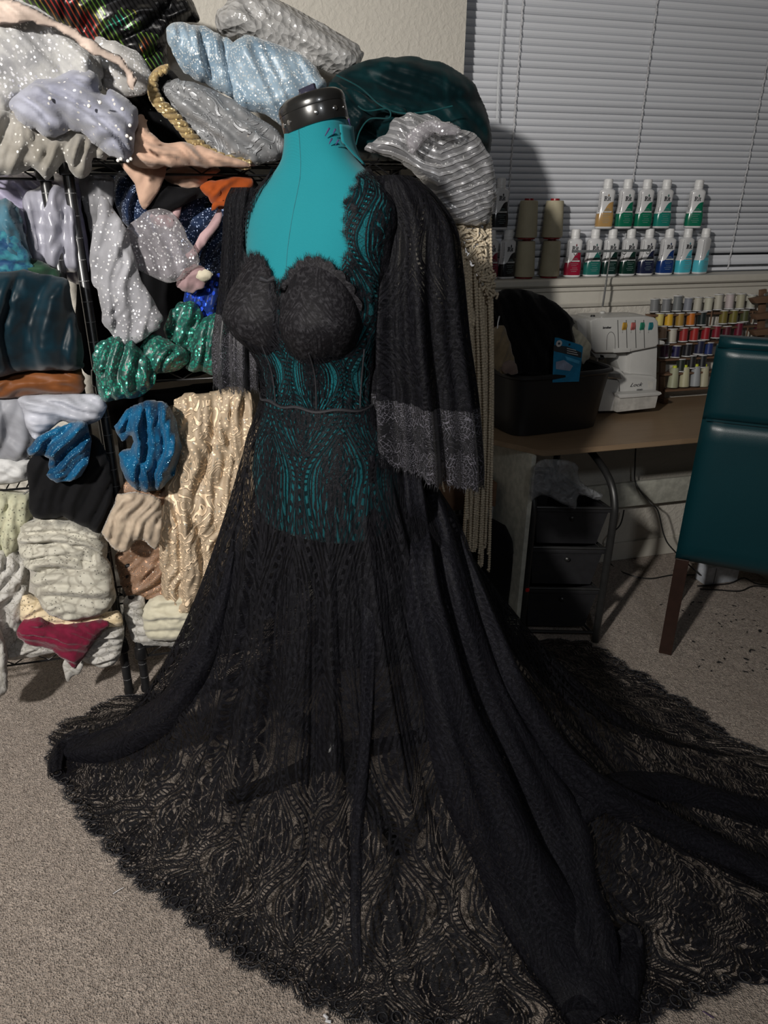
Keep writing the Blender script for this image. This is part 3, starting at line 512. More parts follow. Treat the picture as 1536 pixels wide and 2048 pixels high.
C('lace_fabric', [(248, 1200), (290, 1192), (300, 1240), (420, 1262), (410, 1290), (300, 1290), (262, 1275)], 2.01, .04, 'lacew', 'white lace scrap beneath the folded cream crinkle fabric', LOW, fold=(0, .04, .012), seed=next(sd))
# -- left rack
C('satin_fabric', [(-60, 352), (0, 348), (150, 352), (165, 420), (175, 560), (110, 545), (60, 530), (-20, 430), (-60, 430)], 2.12, .07, 'lav', 'shiny lavender satin bundle under the top shelf at the left', LA, fold=(-50, .05, .02), seed=next(sd))
C('satin_fabric', [(44, 405), (66, 380), (95, 368), (135, 385), (156, 430), (162, 500), (163, 545), (112, 540), (68, 528), (56, 470)], 2.04, .05, 'satin', 'grey white satin panel hanging behind the left rack post', LA, fold=(82, .06, .02), seed=next(sd), sub=4)
C('organza_fabric', [(-60, 410), (0, 402), (16, 398), (40, 425), (52, 470), (66, 528), (20, 530), (-60, 520)], 1.99, .06, 'bluorg', 'translucent blue green organza at the left edge below the satin', LA, fold=(-60, .04, .018), seed=next(sd))
C('print_fabric', [(-60, 470), (0, 462), (40, 478), (62, 520), (60, 545), (-60, 550)], 1.95, .03, 'bluepr', 'blue patterned cloth with green specks at the left edge', LA, fold=(0, .03, .01), seed=next(sd))
C('chiffon_fabric', [(-60, 520), (0, 510), (70, 520), (120, 545), (100, 575), (0, 585), (-60, 580)], 1.98, .04, 'darkgreen', 'dark green chiffon squeezed above the teal satin', LA, fold=(0, .03, .012), seed=next(sd))
C('teal_satin', [(-60, 560), (0, 545), (50, 540), (100, 548), (132, 555), (142, 590), (158, 650), (168, 720), (160, 738), (60, 738), (-60, 742)], 1.92, .09, 'tealsatin', 'large smooth dark teal satin fold filling the left rack shelf', LA, fold=(70, .16, .02), seed=next(sd), warp=.6)
C('rust_satin', [(-60, 740), (80, 737), (158, 735), (168, 760), (164, 784), (80, 788), (-60, 794)], 1.95, .06, 'rust', 'folded rust orange satin under the dark teal fold', LA, fold=(2, .04, .008), seed=next(sd))
C('velvet_fabric', [(-60, 800), (20, 795), (50, 800), (66, 860), (62, 916), (0, 918), (-60, 918)], 1.97, .06, 'greyvel', 'silvery grey velvet fold at the left edge under rust satin', LA, fold=(80, .08, .012), seed=next(sd))
C('satin_fold', [(38, 794), (80, 790), (200, 792), (205, 835), (160, 850), (124, 838), (95, 862), (68, 876), (52, 840)], 1.94, .04, 'shortw', 'white satin fold with a pointed tip under the rust satin', LA, fold=(-30, .05, .016), seed=next(sd), sub=4)
C('cotton_fabric', [(-60, 918), (20, 915), (62, 918), (58, 940), (52, 962), (-60, 966)], 1.97, .05, 'whitecot', 'folded white cotton lying on the left middle shelf', LA, fold=(0, .03, .012), seed=next(sd))
C('black_cloth', [(58, 918), (110, 900), (180, 870), (212, 900), (226, 960), (222, 1030), (205, 1062), (165, 1050), (128, 1034), (68, 1032), (56, 975)], 1.93, .05, 'black', 'plain black cloth drooping over the left middle shelf', LA, fold=(60, .07, .012), seed=next(sd))
C('velvet_fabric', [(58, 905), (66, 880), (98, 862), (130, 850), (172, 845), (182, 880), (176, 925), (155, 955), (122, 962), (98, 955), (100, 930), (98, 912)], 1.88, .04, 'bluevel', 'teal blue glitter velvet curled over the black cloth', LA, fold=(40, .05, .022), seed=next(sd), sub=4)
C('lace_fabric', [(-60, 990), (50, 985), (68, 1000), (62, 1060), (30, 1110), (0, 1150), (-60, 1150)], 2.02, .08, 'laceg', 'greenish cream lace bundle at the left edge of the bottom bay', CR, fold=(70, .05, .02), seed=next(sd))
C('lace_fabric', [(-60, 1110), (20, 1100), (50, 1120), (60, 1180), (46, 1240), (20, 1300), (-60, 1310)], 1.98, .07, 'lacew', 'white floral lace tumbling at the far left bottom', CR, fold=(75, .05, .018), seed=next(sd))
C('lace_fabric', [(40, 1060), (75, 1035), (130, 1036), (205, 1060), (212, 1120), (200, 1150), (150, 1165), (90, 1150), (50, 1120)], 1.97, .08, 'lace', 'ivory lace heap curled just below the black cloth', CR, fold=(-20, .05, .026), seed=next(sd))
C('knit_fabric', [(66, 1150), (110, 1125), (150, 1128), (200, 1105), (226, 1140), (230, 1190), (208, 1222), (140, 1236), (90, 1215), (70, 1180)], 1.93, .08, 'lace', 'smooth cream cloth bulging in front of the laces', CR, fold=(-15, .09, .02), seed=next(sd))
C('eyelet_lace', [(44, 1190), (75, 1200), (120, 1225), (200, 1232), (236, 1225), (238, 1250), (140, 1256), (60, 1246), (40, 1230)], 1.94, .05, 'lacey', 'yellowish eyelet lace band above the burgundy lace', CR, fold=(-8, .03, .01), seed=next(sd))
C('lace_fabric', [(-10, 1290), (40, 1280), (120, 1290), (190, 1262), (240, 1238), (246, 1290), (222, 1328), (180, 1326), (140, 1300), (60, 1312), (0, 1318)], 1.97, .05, 'lacew', 'white scalloped lace under and right of the burgundy lace', CR, fold=(10, .04, .016), seed=next(sd))
C('burgundy_lace', [(34, 1268), (44, 1245), (76, 1236), (110, 1250), (150, 1250), (216, 1244), (206, 1262), (186, 1285), (172, 1310), (150, 1334), (132, 1318), (108, 1298), (80, 1292), (50, 1284)], 1.90, .035, 'burg', 'burgundy lace piece hanging over the bottom shelf front', CR, fold=(-40, .035, .014), seed=next(sd), sub=3)
C('lace_scrap', [(128, 1322), (150, 1334), (166, 1322), (160, 1345), (146, 1352), (138, 1362), (130, 1358)], 1.95, .012, 'lacew', 'white lace scrap dangling below the burgundy lace tip', CR, fold=(60, .02, .004), seed=next(sd), sub=3)
C('lace_fabric', [(-60, 1240), (-10, 1250), (12, 1300), (14, 1360), (6, 1388), (-60, 1380)], 1.88, .03, 'lacew', 'white lace edge trailing to the carpet at the photo left border', CR, fold=(80, .04, .012), seed=next(sd))
# ================================================================ DRESS FORM
M_form = plain('teal_form_jersey', (.006, .155, .185), .85, nscale=300, nvar=.10, bstr=.25, sheen=.15, spec=.25)
m = newmat('teal_form_jersey'); v = coords(); x, y, z = sep(v); r_ = smooth_(sn((x+y*.6+z*.5)*2600.), -.6, .6); n = tnoise(v, 6, 2)
finish(mixc(n, (.006, .165, .20), (.009, .20, .235)), .85, bump=r_+tnoise(v, 500, 2), bstr=.25, bdist=.0006, sheen=.15, spec=.2); M_form = m
M_bp = plain('black_glossy_plastic', (.010, .010, .010), .25, bstr=0, coat=.3); M_screw = plain('chrome_screw', (.8, .8, .8), .2, 1., bstr=0)
FC = np.array([.283, 1.47]); FA = math.radians(-101-37); FF = np.array([math.cos(FA), math.sin(FA)]); FL = np.array([-FF[1], FF[0]])   # forward, lateral (towards picture right)
ZT = np.array([.79, .83, .90, .97, 1.03, 1.08, 1.14, 1.20, 1.26, 1.32, 1.38, 1.43, 1.47, 1.50, 1.525, 1.55, 1.58, 1.60])
WT = np.array([.160, .172, .178, .165, .140, .124, .128, .140, .150, .154, .164, .172, .158, .118, .082, .066, .060, .059])
DT = np.array([.120, .130, .134, .124, .108, .100, .104, .108, .110, .104, .096, .086, .075, .064, .058, .055, .053, .053])
OT = np.array([.0, .0, .0, .0, .004, .006, .006, .008, .012, .012, .008, .002, -.004, -.006, -.004, .0, .004, .006])
def torso(phi, z, off=0., bust=True):
    phi = np.asarray(phi, float); z = np.asarray(z, float)
    W = np.interp(z, ZT, WT); D = np.interp(z, ZT, DT); O = np.interp(z, ZT, OT)
    for s_ in (-.012, .012): W = W+np.interp(z+s_, ZT, WT); D = D+np.interp(z+s_, ZT, DT)
    W = W/3+off; D = D/3+off; s, c = np.sin(phi), np.cos(phi); k = 2.25
    rr = (np.abs(s/W)**k+np.abs(c/D)**k)**(-1/k); lat = rr*s; fo = rr*c+O
    if bust:
        for q in (-1, 1): g = np.exp(-(((lat-q*.080)/.052)**2+((z-1.235)/.060)**2))*(c > 0); fo = fo+.045*g; lat = lat+q*.012*g
    P = FC+lat[..., None]*FL+fo[..., None]*FF; return np.concatenate([P, z[..., None]], -1)
form = empty('dress_form', 'teal adjustable dress form with black neck cap wearing the black lace gown', 'dress form', (FC[0], FC[1], 0))
def gridmesh(name, V, uv=None, closed=True):
    a, b = V.shape[:2]; idx = np.arange(a*b).reshape(a, b); n1 = idx if not closed else np.concatenate([idx, idx[:, :1]], 1)
    f = np.stack([n1[:-1, :-1], n1[:-1, 1:], n1[1:, 1:], n1[1:, :-1]], -1).reshape(-1, 4)
    return me(name, V.reshape(-1, 3), f, None if uv is None else uv.reshape(-1, 2))
ph = np.linspace(-PI, PI, 96, endpoint=False); zz = np.concatenate([np.linspace(.79, 1.60, 90)])
PH, ZZ = np.meshgrid(ph, zz); V = torso(PH, ZZ); mesh = gridmesh('torso', V)
bm = bmesh.new(); bm.from_mesh(mesh); bm.verts.ensure_lookup_table(); bm.faces.new([bm.verts[i] for i in range(96)][::-1]); bm.faces.new([bm.verts[89*96+i] for i in range(96)]); bm.normal_update(); mesh = bmme('torso', bm)
link('torso', mesh, M_form, form)
NP = lambda lat, fo, z: Vector((*(FC+lat*FL+fo*FF), z))
# centre seam
link('centre_seam', tube([torso(np.array(.02), np.array(z), .0) for z in np.linspace(1.12, 1.59, 40)], .0008, 5), plain('teal_seam', (.008, .12, .145), .8), form)
# collar flap behind the cap
cf = []; 
for i, a in enumerate(np.linspace(1.32, 2.2, 12)): cf.append([torso(np.array(a), np.array(z), .003+.006*((z-1.52)/.08)) for z in np.linspace(1.520+.07*abs(a-1.9), 1.588, 8)])
cm = gridmesh('c', np.array(cf), closed=False); o = link('collar_flap', cm, M_form, form); mo = o.modifiers.new('s', 'SOLIDIFY'); mo.thickness = .003
# neck cap: tilted oval puck
capq = Matrix.Translation(NP(0, .006, 1.598)) @ Matrix.Rotation(math.atan2(FL[1], FL[0]), 4, 'Z') @ Matrix.Rotation(math.radians(-13), 4, 'Y') @ Matrix.Rotation(math.radians(6), 4, 'X')
def capmesh(prof, sy=.86, n=40):
    m_ = lathe(prof, n, sy=sy); m_.transform(capq); return m_
cap = link('neck_cap', capmesh([(.058, -.012), (.0645, -.011), (.066, -.006), (.066, .016), (.0655, .018), (.0665, .019), (.067, .026), (.064, .034), (.056, .040), (.040, .0425), (.038, .0405)]), M_bp, form)
mk = box(-.045, -.016, -.022, .016, .039, .0428, .003); mk.transform(capq); link('cap_recess', mk, plain('cap_recess_black', (.004, .004, .004), .5, bstr=0), cap)
bm = bmesh.new(); lathe([(.019, .040), (.020, .046), (.018, .0495), (.006, .050)], 20, bm=bm); box(-.018, .018, -.004, .004, .048, .058, .002, bm=bm); mk = bmme('k', bm); mk.transform(capq); link('dial', sharp(mk), plain('smoke_plastic', (.03, .03, .05), .15, bstr=0, coat=.4), cap)
for a in (-2.15, -1.85, -.95, -.35, .1, 2.4):
    x_, y_ = .0665*math.cos(a), .0665*.86*math.sin(a); s1 = lathe([(.0042, -.002), (.0042, .001), (.002, .0022)], 12, (x_, y_, .004), (math.cos(a), math.sin(a)*1.1, 0)); s1.transform(capq); link('screw', s1, M_screw, cap)
link('bottom_plate', lathe([(.10, .775), (.115, .778), (.115, .792), (.05, .795)], 32, (*FC, 0)), M_bp, form)
link('pole', lathe([(.016, .10), (.016, .45), (.019, .452), (.019, .80)], 20, (*FC, 0)), M_bp, form)
link('hub', lathe([(.03, .05), (.034, .055), (.034, .12), (.022, .135), (.017, .14)], 20, (*FC, 0)), M_bp, form)
for tx, ty in ((-.015, 1.449), (.613, 1.564), (.384, 1.169), (.19, 1.78)):
    d = Vector((tx-FC[0], ty-FC[1], 0)); L = d.length; d.normalize(); sgn = Vector((-d.y, d.x, 0)); bm = bmesh.new()
    pr = [(.02, .11), (.10, .075), (L*.6, .05), (L-.01, .036), (L, .02), (L-.01, .004), (L-.05, .004), (L*.6, .022), (.1, .045), (.02, .07)]
    A = [bm.verts.new(Vector((*FC, z))+d*r-sgn*.013) for r, z in pr]; B = [bm.verts.new(Vector((*FC, z))+d*r+sgn*.013) for r, z in pr]
    bm.faces.new(A); bm.faces.new(B[::-1])
    for i in range(len(pr)): j = (i+1) % len(pr); bm.faces.new((A[i], B[i], B[j], A[j]))
    link('leg', sharp(bmme('l', bm)), M_bp, form)
M_pin = plain('violet_metal_pin', (.25, .16, .42), .2, .8, bstr=0)
for i, (a, b, c, d_) in enumerate([(659, 256, 650, 272), (671, 258, 666, 269), (664, 277, 658, 288), (677, 280, 671, 290), (697, 238, 701, 252)]):
    P0 = Vector(aty(a, b, 1.392+.02*(i == 4))); P1 = Vector(aty(c, d_, 1.400+.02*(i == 4)))
    tag(link('pin', tube([P0, P0.lerp(P1, .15), P0.lerp(P1, .5), P1], [.0015, .0018, .0013, .0006], 8), M_pin), ['violet pin stuck in the neck, upper left one of the four just below the cap', 'violet pin stuck in the neck, upper right one of the four just below the cap', 'violet pin stuck in the neck, lower left one of the four just below the cap', 'violet pin stuck in the neck, lower right one of the four just below the cap', 'single violet pin on the teal collar flap at right'][i], 'pin', 'pins in the neck of the form')
# ================================================================ GOWN
L_body = lacemat('lace_bodice', .15, .30, dens=.10); L_skirt = lacemat('lace_skirt', .20, .14, topd=.62); L_dense = lacemat('lace_doubled', .21, .6, dens=.72, col=(.0042, .0042, .0065), line=(.011, .011, .0155)); L_cup = lacemat('lace_cup', .13, .9, dens=1., bs=.3, col=(.0065, .006, .0075), line=(.030, .029, .033)); L_slv = lacemat('lace_sleeve', .16, .5, dens=.5); M_tl = threadlace('lace_embroidered_cuff')
M_lash = plain('black_eyelash_thread', (.012, .012, .015), .7, bstr=0); M_seam = plain('black_seam_cord', (.014, .014, .018), .7)
gown = empty('evening_gown', 'black corded lace gown with padded cups, bell sleeves and a long train', 'dress', (FC[0], FC[1], .9))
# surface lookup: picture point -> (phi, z) on the torso
_p, _z = np.meshgrid(np.linspace(-1.9, 2.6, 260), np.linspace(1.05, 1.56, 260)); _S = torso(_p, _z, .006); _N = prj(_S)
def onform(px, py):
    d = (_N[..., 0]-px)**2+(_N[..., 1]-py)**2; 
    vis = (_S[..., :2]-FC)@(CAM[:2]-FC) > -.004; d = np.where(vis, d, 1e9); i = np.unravel_index(np.argmin(d), d.shape); return _p[i], _z[i]
NLP = [(440+x/4.518, 170+y/4.518) for x, y in [(1335, 600), (1322, 640), (1345, 700), (1345, 775), (1300, 800), (1225, 830), (1250, 880), (1240, 920), (1168, 945), (1180, 1000), (1108, 1060), (1140, 1130), (1150, 1160), (1108, 1205), (1140, 1270), (1150, 1305), (1100, 1320), (1150, 1400), (1165, 1480)]]
NLP += [(400+x/2.56, 450+y/2.56) for x, y in [(760, 130), (735, 160), (722, 240), (690, 225), (660, 232), (640, 212), (600, 182), (575, 205), (555, 172), (530, 205), (498, 218), (480, 212), (465, 235), (440, 252), (425, 275), (408, 292), (360, 270), (322, 288), (300, 255), (268, 235), (262, 205), (235, 185), (235, 160), (214, 132), (186, 112)]]
NLP += [(440+x/4.518, 170+y/4.518) for x, y in [(150, 1440), (178, 1250), (205, 1100), (222, 1000), (262, 910), (330, 790), (400, 720), (450, 680), (560, 600), (560, 200), (1200, 200), (1300, 500)]]
NLP = np.array(NLP)
nph, rows = 640, 210; ph = np.linspace(-PI, PI, nph, endpoint=False); ZZ = np.repeat(np.linspace(1.075, 1.528, rows)[:, None], nph, 1); PH = np.repeat(ph[None], rows, 0)
wr = .0022*fbm(PH*9, ZZ*30, 5, 3)+.0035*np.clip(1.2-ZZ, 0, .12)/.12*fbm(PH*22, ZZ*9, 6, 2)
V = torso(PH, ZZ, 0.0075); V[..., :2] += (V[..., :2]-FC)/np.linalg.norm(V[..., :2]-FC, axis=-1)[..., None]*wr[..., None]
idx = np.arange(rows*nph).reshape(rows, nph); n1 = np.concatenate([idx, idx[:, :1]], 1); fs = np.stack([n1[:-1, :-1], n1[:-1, 1:], n1[1:, 1:], n1[1:, :-1]], -1).reshape(-1, 4)
VV = V.reshape(-1, 3); fc = VV[fs].mean(1); pj = prj(fc); _, _, ins = seg_d(pj, NLP); front = ((fc[:, :2]-FC)@(CAM[:2]-FC)) > -.02
neckcut = (fc[:, 2] > 1.512) | ((fc[:, 2] > 1.40) & (np.linalg.norm(fc[:, :2]-FC, axis=1) < .060)); fs = fs[~((ins & front) | neckcut)]
used = np.unique(fs); mp = -np.ones(len(VV), int); mp[used] = np.arange(len(used)); fs = mp[fs]; VB = VV[used]; UVB = np.stack([PH*.15, ZZ], -1).reshape(-1, 2)[used]
bod = link('bodice', me('bodice', VB, fs, UVB), L_body, gown)
def lashes(name, pts, outs, n_per=1, ln=.010, wd=.0006, parent=gown, seed=1, up=0.):
    rr = random.Random(seed); v = []; f = []
    for p, o_ in zip(pts, outs):
        for _ in range(n_per):
            o2 = Vector(o_)+Vector((rr.uniform(-.35, .35), rr.uniform(-.35, .35), rr.uniform(-.3, .3)+up)); o2.normalize(); s = Vector((o2.y, -o2.x, .3)).normalized(); p0 = Vector(p)+s*rr.uniform(-.001, .001); l = ln*rr.uniform(.5, 1.2); i = len(v)
            v += [p0-s*wd, p0+s*wd, p0+o2*l*.6+s*wd*.7, p0+o2*l]; f += [(i, i+1, i+2), (i, i+2, i+3)]
    o = link(name, me(name, v, f), M_lash, parent, False); o['kind'] = 'stuff'; return o
# boundary of the cut: lashes and a fine cord
bm = bmesh.new(); bm.from_mesh(bod.data); pts, outs = [], []
for e in bm.edges:
    if len(e.link_faces) == 1 and e.verts[0].co.z > 1.1:
        m_ = (e.verts[0].co+e.verts[1].co)/2; t = e.verts[1].co-e.verts[0].co; f = e.link_faces[0]; o_ = t.cross(f.normal); o_ *= 1 if o_.dot(m_-f.calc_center_median()) > 0 else -1
        if o_.length > 0: pts.append(m_); outs.append(o_.normalized())
bm.free(); lashes('eyelash_edge', pts, outs, 2, .010, .0005, seed=3)
def cordalong(PX):
    S3 = [];
    for q in PX:
        a_, z_ = onform(*q); S3.append(torso(np.array(a_), np.array(z_), .0095))
    return S3
# cups
def cup(q, name):
    N = 44; u, v_ = np.meshgrid(np.linspace(-1, 1, N), np.linspace(-1, 1, N)); X = u*np.sqrt(1-v_*v_/2); Z = v_*np.sqrt(1-u*u/2); r = np.clip(np.hypot(X, Z), 0, 1)
    lat = q*.094-.008+X*.092*(1-.10*Z); z = 1.247+np.where(Z > 0, Z*.112, Z*.080); hgt = np.cos(r*PI/2)**.85*(1-.32*np.clip(Z, 0, 1))*(1-.10*np.clip(-Z, 0, 1))
    ang = lat/.148; base = torso(np.clip(ang, -1.75, 1.75), z, .007, False); n = np.sin(ang)[..., None]*FL+np.cos(ang)[..., None]*FF; n = np.concatenate([n, np.zeros(n.shape[:-1]+(1,))], -1); n[..., 2] = .02
    dart = .0035*np.exp(-((X*.9+Z*.35)/.03)**2)*(Z < 0); P = base+n*(.060*hgt+.0016*fbm(lat*50, z*50, 8, 2)*(1-r)-dart)[..., None]
    c = link(name, gridmesh(name, P, np.stack([lat, z], -1), closed=False), L_cup, gown)
    th = np.linspace(0, 2*PI, 73)[:-1]; rim = []
    for t in th:
        cx, cz = math.cos(t), math.sin(t); k = 1/max(abs(cx), abs(cz)); 
        d2 = (X-cx)**2+(Z-cz)**2; rim.append(P[np.unravel_index(np.argmin(d2), d2.shape)])
    rim = np.array(rim); link('underwire_piping', tube([Vector(x_) for x_ in rim[33:72]], .0020, 6), M_seam, c); return rim
CP = [cup(1, 'cup'), cup(-1, 'cup')]
# scalloped upper lace border over each cup
for P, q in zip(CP, (1, -1)):
    pts = spline(P[3:34], 5); i_ = np.arange(len(pts)); sc_ = np.abs(np.sin(i_*.21)); nrm = np.array([*(CAM[:2]-FC), 0.]); nrm /= np.linalg.norm(nrm); cen = pts.mean(0)-np.array([0, 0, .03]); dv = pts-cen; dv /= np.linalg.norm(dv, axis=1)[:, None]
    G = np.stack([pts-dv*.020+nrm*.011, pts-dv*.008+nrm*.008, pts+nrm*.005, pts+dv*(.004+.007*sc_)[:, None]+nrm*.004]); gm = gridmesh('b', G, np.stack([np.repeat(i_[None]*.0025, 4, 0), np.repeat(np.array([[0.], [.012], [.02], [.03]]), len(pts), 1)], -1), closed=False)
    link('scalloped_border', gm, L_cup, gown); lashes('eyelash_edge', G[3], dv, 3, .010, .0005, seed=7+q)
bw = Vector(aty(534, 562, 1.335)); link('centre_bow', tube([bw+Vector((-.012, 0, .004)), bw+Vector((0, -.004, 0)), bw+Vector((.012, 0, .004))], [.005, .003, .005], 8), M_seam, gown)
# seams on bodice
for a0 in (.55, -.35, 1.25): link('bodice_seam', tube([torso(np.array(a0+.25*(z-1.1)), np.array(z), .010) for z in np.linspace(1.08, 1.20, 14)], .0016, 5), M_seam, gown)
link('waist_seam', tube([torso(np.array(a), np.array(1.078+.003*math.sin(a*9)), .011) for a in np.linspace(-PI, PI, 90)], .0032, 6), M_seam, gown)
# ---- skirt
hem_px = [(108, 1500), (104, 1540), (125, 1578), (150, 1613), (178, 1655), (225, 1706), (282, 1772), (357, 1819), (436, 1889), (521, 1946), (610, 2002), (736, 2044), (900, 2075), (1060, 2095), (1210, 2085), (1290, 2044), (1375, 2016), (1471, 1978), (1560, 1962), (1700, 1880)]
hem_up = [(1660, 1560), (1536, 1514), (1471, 1490), (1413, 1446), (1365, 1408), (1327, 1389), (1293, 1365), (1212, 1317), (1164, 1293), (1111, 1286), (1040, 1290)]
HW = [atz(*q)[:2] for q in hem_px]+[atz(*q)[:2] for q in hem_up]+[np.array(q) for q in ((.75, 1.95), (.45, 1.955), (.15, 1.955), (-.15, 1.965), (-.34, 1.955))]+[atz(*q)[:2] for q in [(202, 1420), (150, 1450), (118, 1468)]]
HW = spline(np.array(HW), 10, True); ang = np.arctan2(HW[:, 1]-FC[1], HW[:, 0]-FC[0]); rad = np.linalg.norm(HW-FC, axis=1); o_ = np.argsort(ang); ang = ang[o_]; rad = rad[o_]
NA = 900; A = np.linspace(-PI, PI, NA, endpoint=False); R = np.interp(A, ang, rad, period=2*PI)
arc = np.cumsum(R*2*PI/NA); R = R+.017*np.abs(np.sin(arc/.075*PI))+.008*np.abs(np.sin(arc/.025*PI))+.003*noise(arc*90, arc*0, 3)-.010
NS = 110; S = np.linspace(0, 1, NS); 
zz0 = torso(np.zeros(1), np.array([1.076]))
def skirt_pt(a, s, lift=0., scale=1., fold=1., Rm=None):
    """a: angle about the form, s: 0 waist .. 1 hem"""
    a = np.asarray(a, float); s = np.asarray(s, float); Rh = (np.interp(a, A, R, period=2*PI) if Rm is None else Rm)
    # waist/hip section follows the torso down to z=.93, then flares
    zt = 1.076-.15*np.clip(s/.16, 0, 1); phi = -(a-FA); phi = (a-FA); phi = np.arctan2(np.sin(phi), np.cos(phi)); tp = torso(phi, np.maximum(zt, .80), .012+.012*np.clip(s/.16, 0, 1)); r0 = np.linalg.norm(tp[..., :2]-FC, axis=-1)
    u = np.clip((s-.16)/.84, 0, 1); z = np.where(s < .16, zt, .926*(1-u)**2.25); r = r0+(Rh-r0)*u**1.0
    r = r+.03*np.sin(np.clip(u/.12, 0, 1)*PI)*0
    dp = np.clip(s*2.2, 0, 1)*fold; w_ = fbm(a*2.3+2, s*1.1, 21, 2)
    f = np.sin(a*17+2.2*w_)*.5+np.sin(a*31+3*w_+1.3)*.28+.5*noise(a*9, s*2, 31)
    r = r+dp*f*(.010+.020*np.sin(np.clip(u*1.5, 0, 1)*PI))*np.where(s < .16, .35, 1)*(1-.85*np.clip((u-.5)/.3, 0, 1)); fl_ = np.clip((u-.45)/.3, 0, 1)
    z = z*scale+fl_*(.010+.010*np.clip(f, -.6, 1)*(1-.6*np.clip((u-.9)*10, 0, 1))+.006*fbm(a*14, s*16, 17, 2))+.006+lift
    z = np.maximum(z, .004+.001*np.sin(a*50))
    return np.stack([FC[0]+r*np.cos(a), FC[1]+r*np.sin(a), z], -1)
AA, SS = np.meshgrid(A, S); V = skirt_pt(AA, SS); fa = FA+.25; da = np.arctan2(np.sin(AA-fa), np.cos(AA-fa)); drop = SS*1.15
ua = np.cumsum(np.interp(fa-PI+2*PI*np.arange(NA)/NA, A, R, period=2*PI))*2*PI/NA; ua -= ua[NA//2]; uu = np.interp(da, -PI+2*PI*np.arange(NA)/NA, ua)
UV = np.stack([uu*(.24+.76*SS), np.where(True, (SS*(np.interp(AA, A, R)*.65+.75)), 0)], -1); R1 = R
M_sk = link('skirt', gridmesh('skirt', V, UV), L_skirt, gown)
hem = V[-1]; outw = hem-np.array([*FC, 0]); outw[:, 2] = 0; outw /= np.linalg.norm(outw, axis=1)[:, None]
lashes('eyelash_hem', hem, outw, 5, .013, .0007, seed=11)
link('hem_cord', tube([Vector(p)+Vector((0, 0, .001)) for p in np.concatenate([hem, hem[:1]])], .0013, 4, caps=False), M_seam, gown)
# scalloped border motif rows (petal holes) just inside the hem: thick corded petals
bm = bmesh.new(); aa = -PI
arc = np.cumsum(R*2*PI/NA); pos = 0.; i = 0
while i < NA:
    a = A[i]; pt = skirt_pt(np.array(a), np.array(.985)); ps = skirt_pt(np.array(a), np.array(.955)); d = Vector(pt-ps); d.z = 0; d.normalize(); s = Vector((-d.y, d.x, 0)); c = Vector(pt)+Vector((0, 0, .004))-d*.008
    if c.y < 1.75 and c.x < 1.6: tube([c+d*(.011*math.cos(t))+s*(.010*math.sin(t)) for t in np.linspace(0, 2*PI, 13)], .0017, 4, bm=bm, caps=False)
    j = i
    while j < NA-1 and arc[j]-arc[i] < .024: j += 1
    i = max(j, i+1)
o = link('corded_petals', bmme('p', bm), M_seam, gown); o['kind'] = 'stuff'
# ---- heavy folds of the over layer, swept down the skirt and along the train
_VP = prj(V.reshape(-1, 3)); _VD = np.linalg.norm(V.reshape(-1, 3)-CAM, axis=1); _VF = V.reshape(-1, 3)
def onskirt(px, py):
    d = np.hypot(_VP[:, 0]-px, _VP[:, 1]-py); c = np.where(d < 9)[0]
    if len(c) == 0: return _VF[np.argmin(d)]
    k = c[np.argmin(_VD[c])]; near = c[_VD[c] < _VD[k]+.05]; return _VF[near].mean(0)
def drape(name, path, wid, hgt, mat=None, n=14, fl=.25, seed=0, world=None):
    """path: list of (px, py, depth y or None, z or None)"""
    P = []
    q2 = spline(np.array([(a_, b_) for a_, b_, _, _ in path], float), 12)
    P = np.array([onskirt(a_, b_) if b_ < 2040 and a_ < 1530 else atz(a_, b_, .02) for a_, b_ in q2])
    for _ in range(14): P[1:-1] = (P[:-2]+P[1:-1]*2+P[2:])/4
    P = P.copy(); m_ = len(P); t = np.linspace(0, 1, m_); W = np.interp(t, np.linspace(0, 1, len(wid)), wid); Hh = np.interp(t, np.linspace(0, 1, len(hgt)), hgt)
    T = np.gradient(P, axis=0); T /= np.linalg.norm(T, axis=1)[:, None]; view = CAM-P; view /= np.linalg.norm(view, axis=1)[:, None]; upv = np.where((t > .0)[:, None], view*.75+np.array([0, 0, .5]), 0); side = np.cross(T, upv); side /= np.linalg.norm(side, axis=1)[:, None]; nn = np.cross(side, T)
    th = np.linspace(-1, 1, n); G = []
    for q in th:
        cx = np.sign(q)*abs(q)**.8; h = math.sqrt(max(0, 1-q*q))
        wob = 1+.14*noise(t*9+seed, t*0+q*2, seed); G.append(P+side*(W*cx*wob)[:, None]+nn*(Hh*h*(1+.3*noise(t*7, t*0+q*3, seed+5)))[:, None])
    G = np.array(G).transpose(1, 0, 2); G[..., 2] = np.maximum(G[..., 2], .012); L = np.concatenate([[0], np.cumsum(np.linalg.norm(np.diff(P, axis=0), axis=1))])
    uv = np.stack([th[None]*W[:, None]*1.4+.1*seed, np.repeat(L[:, None], n, 1)], -1)
    return link(name, gridmesh(name, G, uv, False), mat or L_dense, gown)
drape('drape_fold', [(812, 850, 1.38, None), (826, 1000, 1.34, None), (842, 1150, 1.30, None), (868, 1300, 1.22, None), (910, 1450, None, .30), (975, 1620, None, .16), (1060, 1790, None, .09), (1150, 1940, None, .05), (1215, 2050, None, .03)], [.018, .03, .04, .05, .062, .080, .085, .080, .075], [.02, .035, .045, .05, .055, .05, .04, .03, .02], seed=1)
drape('drape_fold', [(845, 870, 1.44, None), (868, 1000, 1.42, None), (900, 1150, 1.40, None), (950, 1320, 1.34, None), (1010, 1470, None, .24), (1090, 1620, None, .12), (1120, 1740, None, .06), (1160, 1880, None, .04), (1185, 2040, None, .03)], [.018, .025, .032, .038, .05, .068, .085, .075, .055], [.02, .03, .035, .035, .035, .03, .03, .025, .02], seed=2)
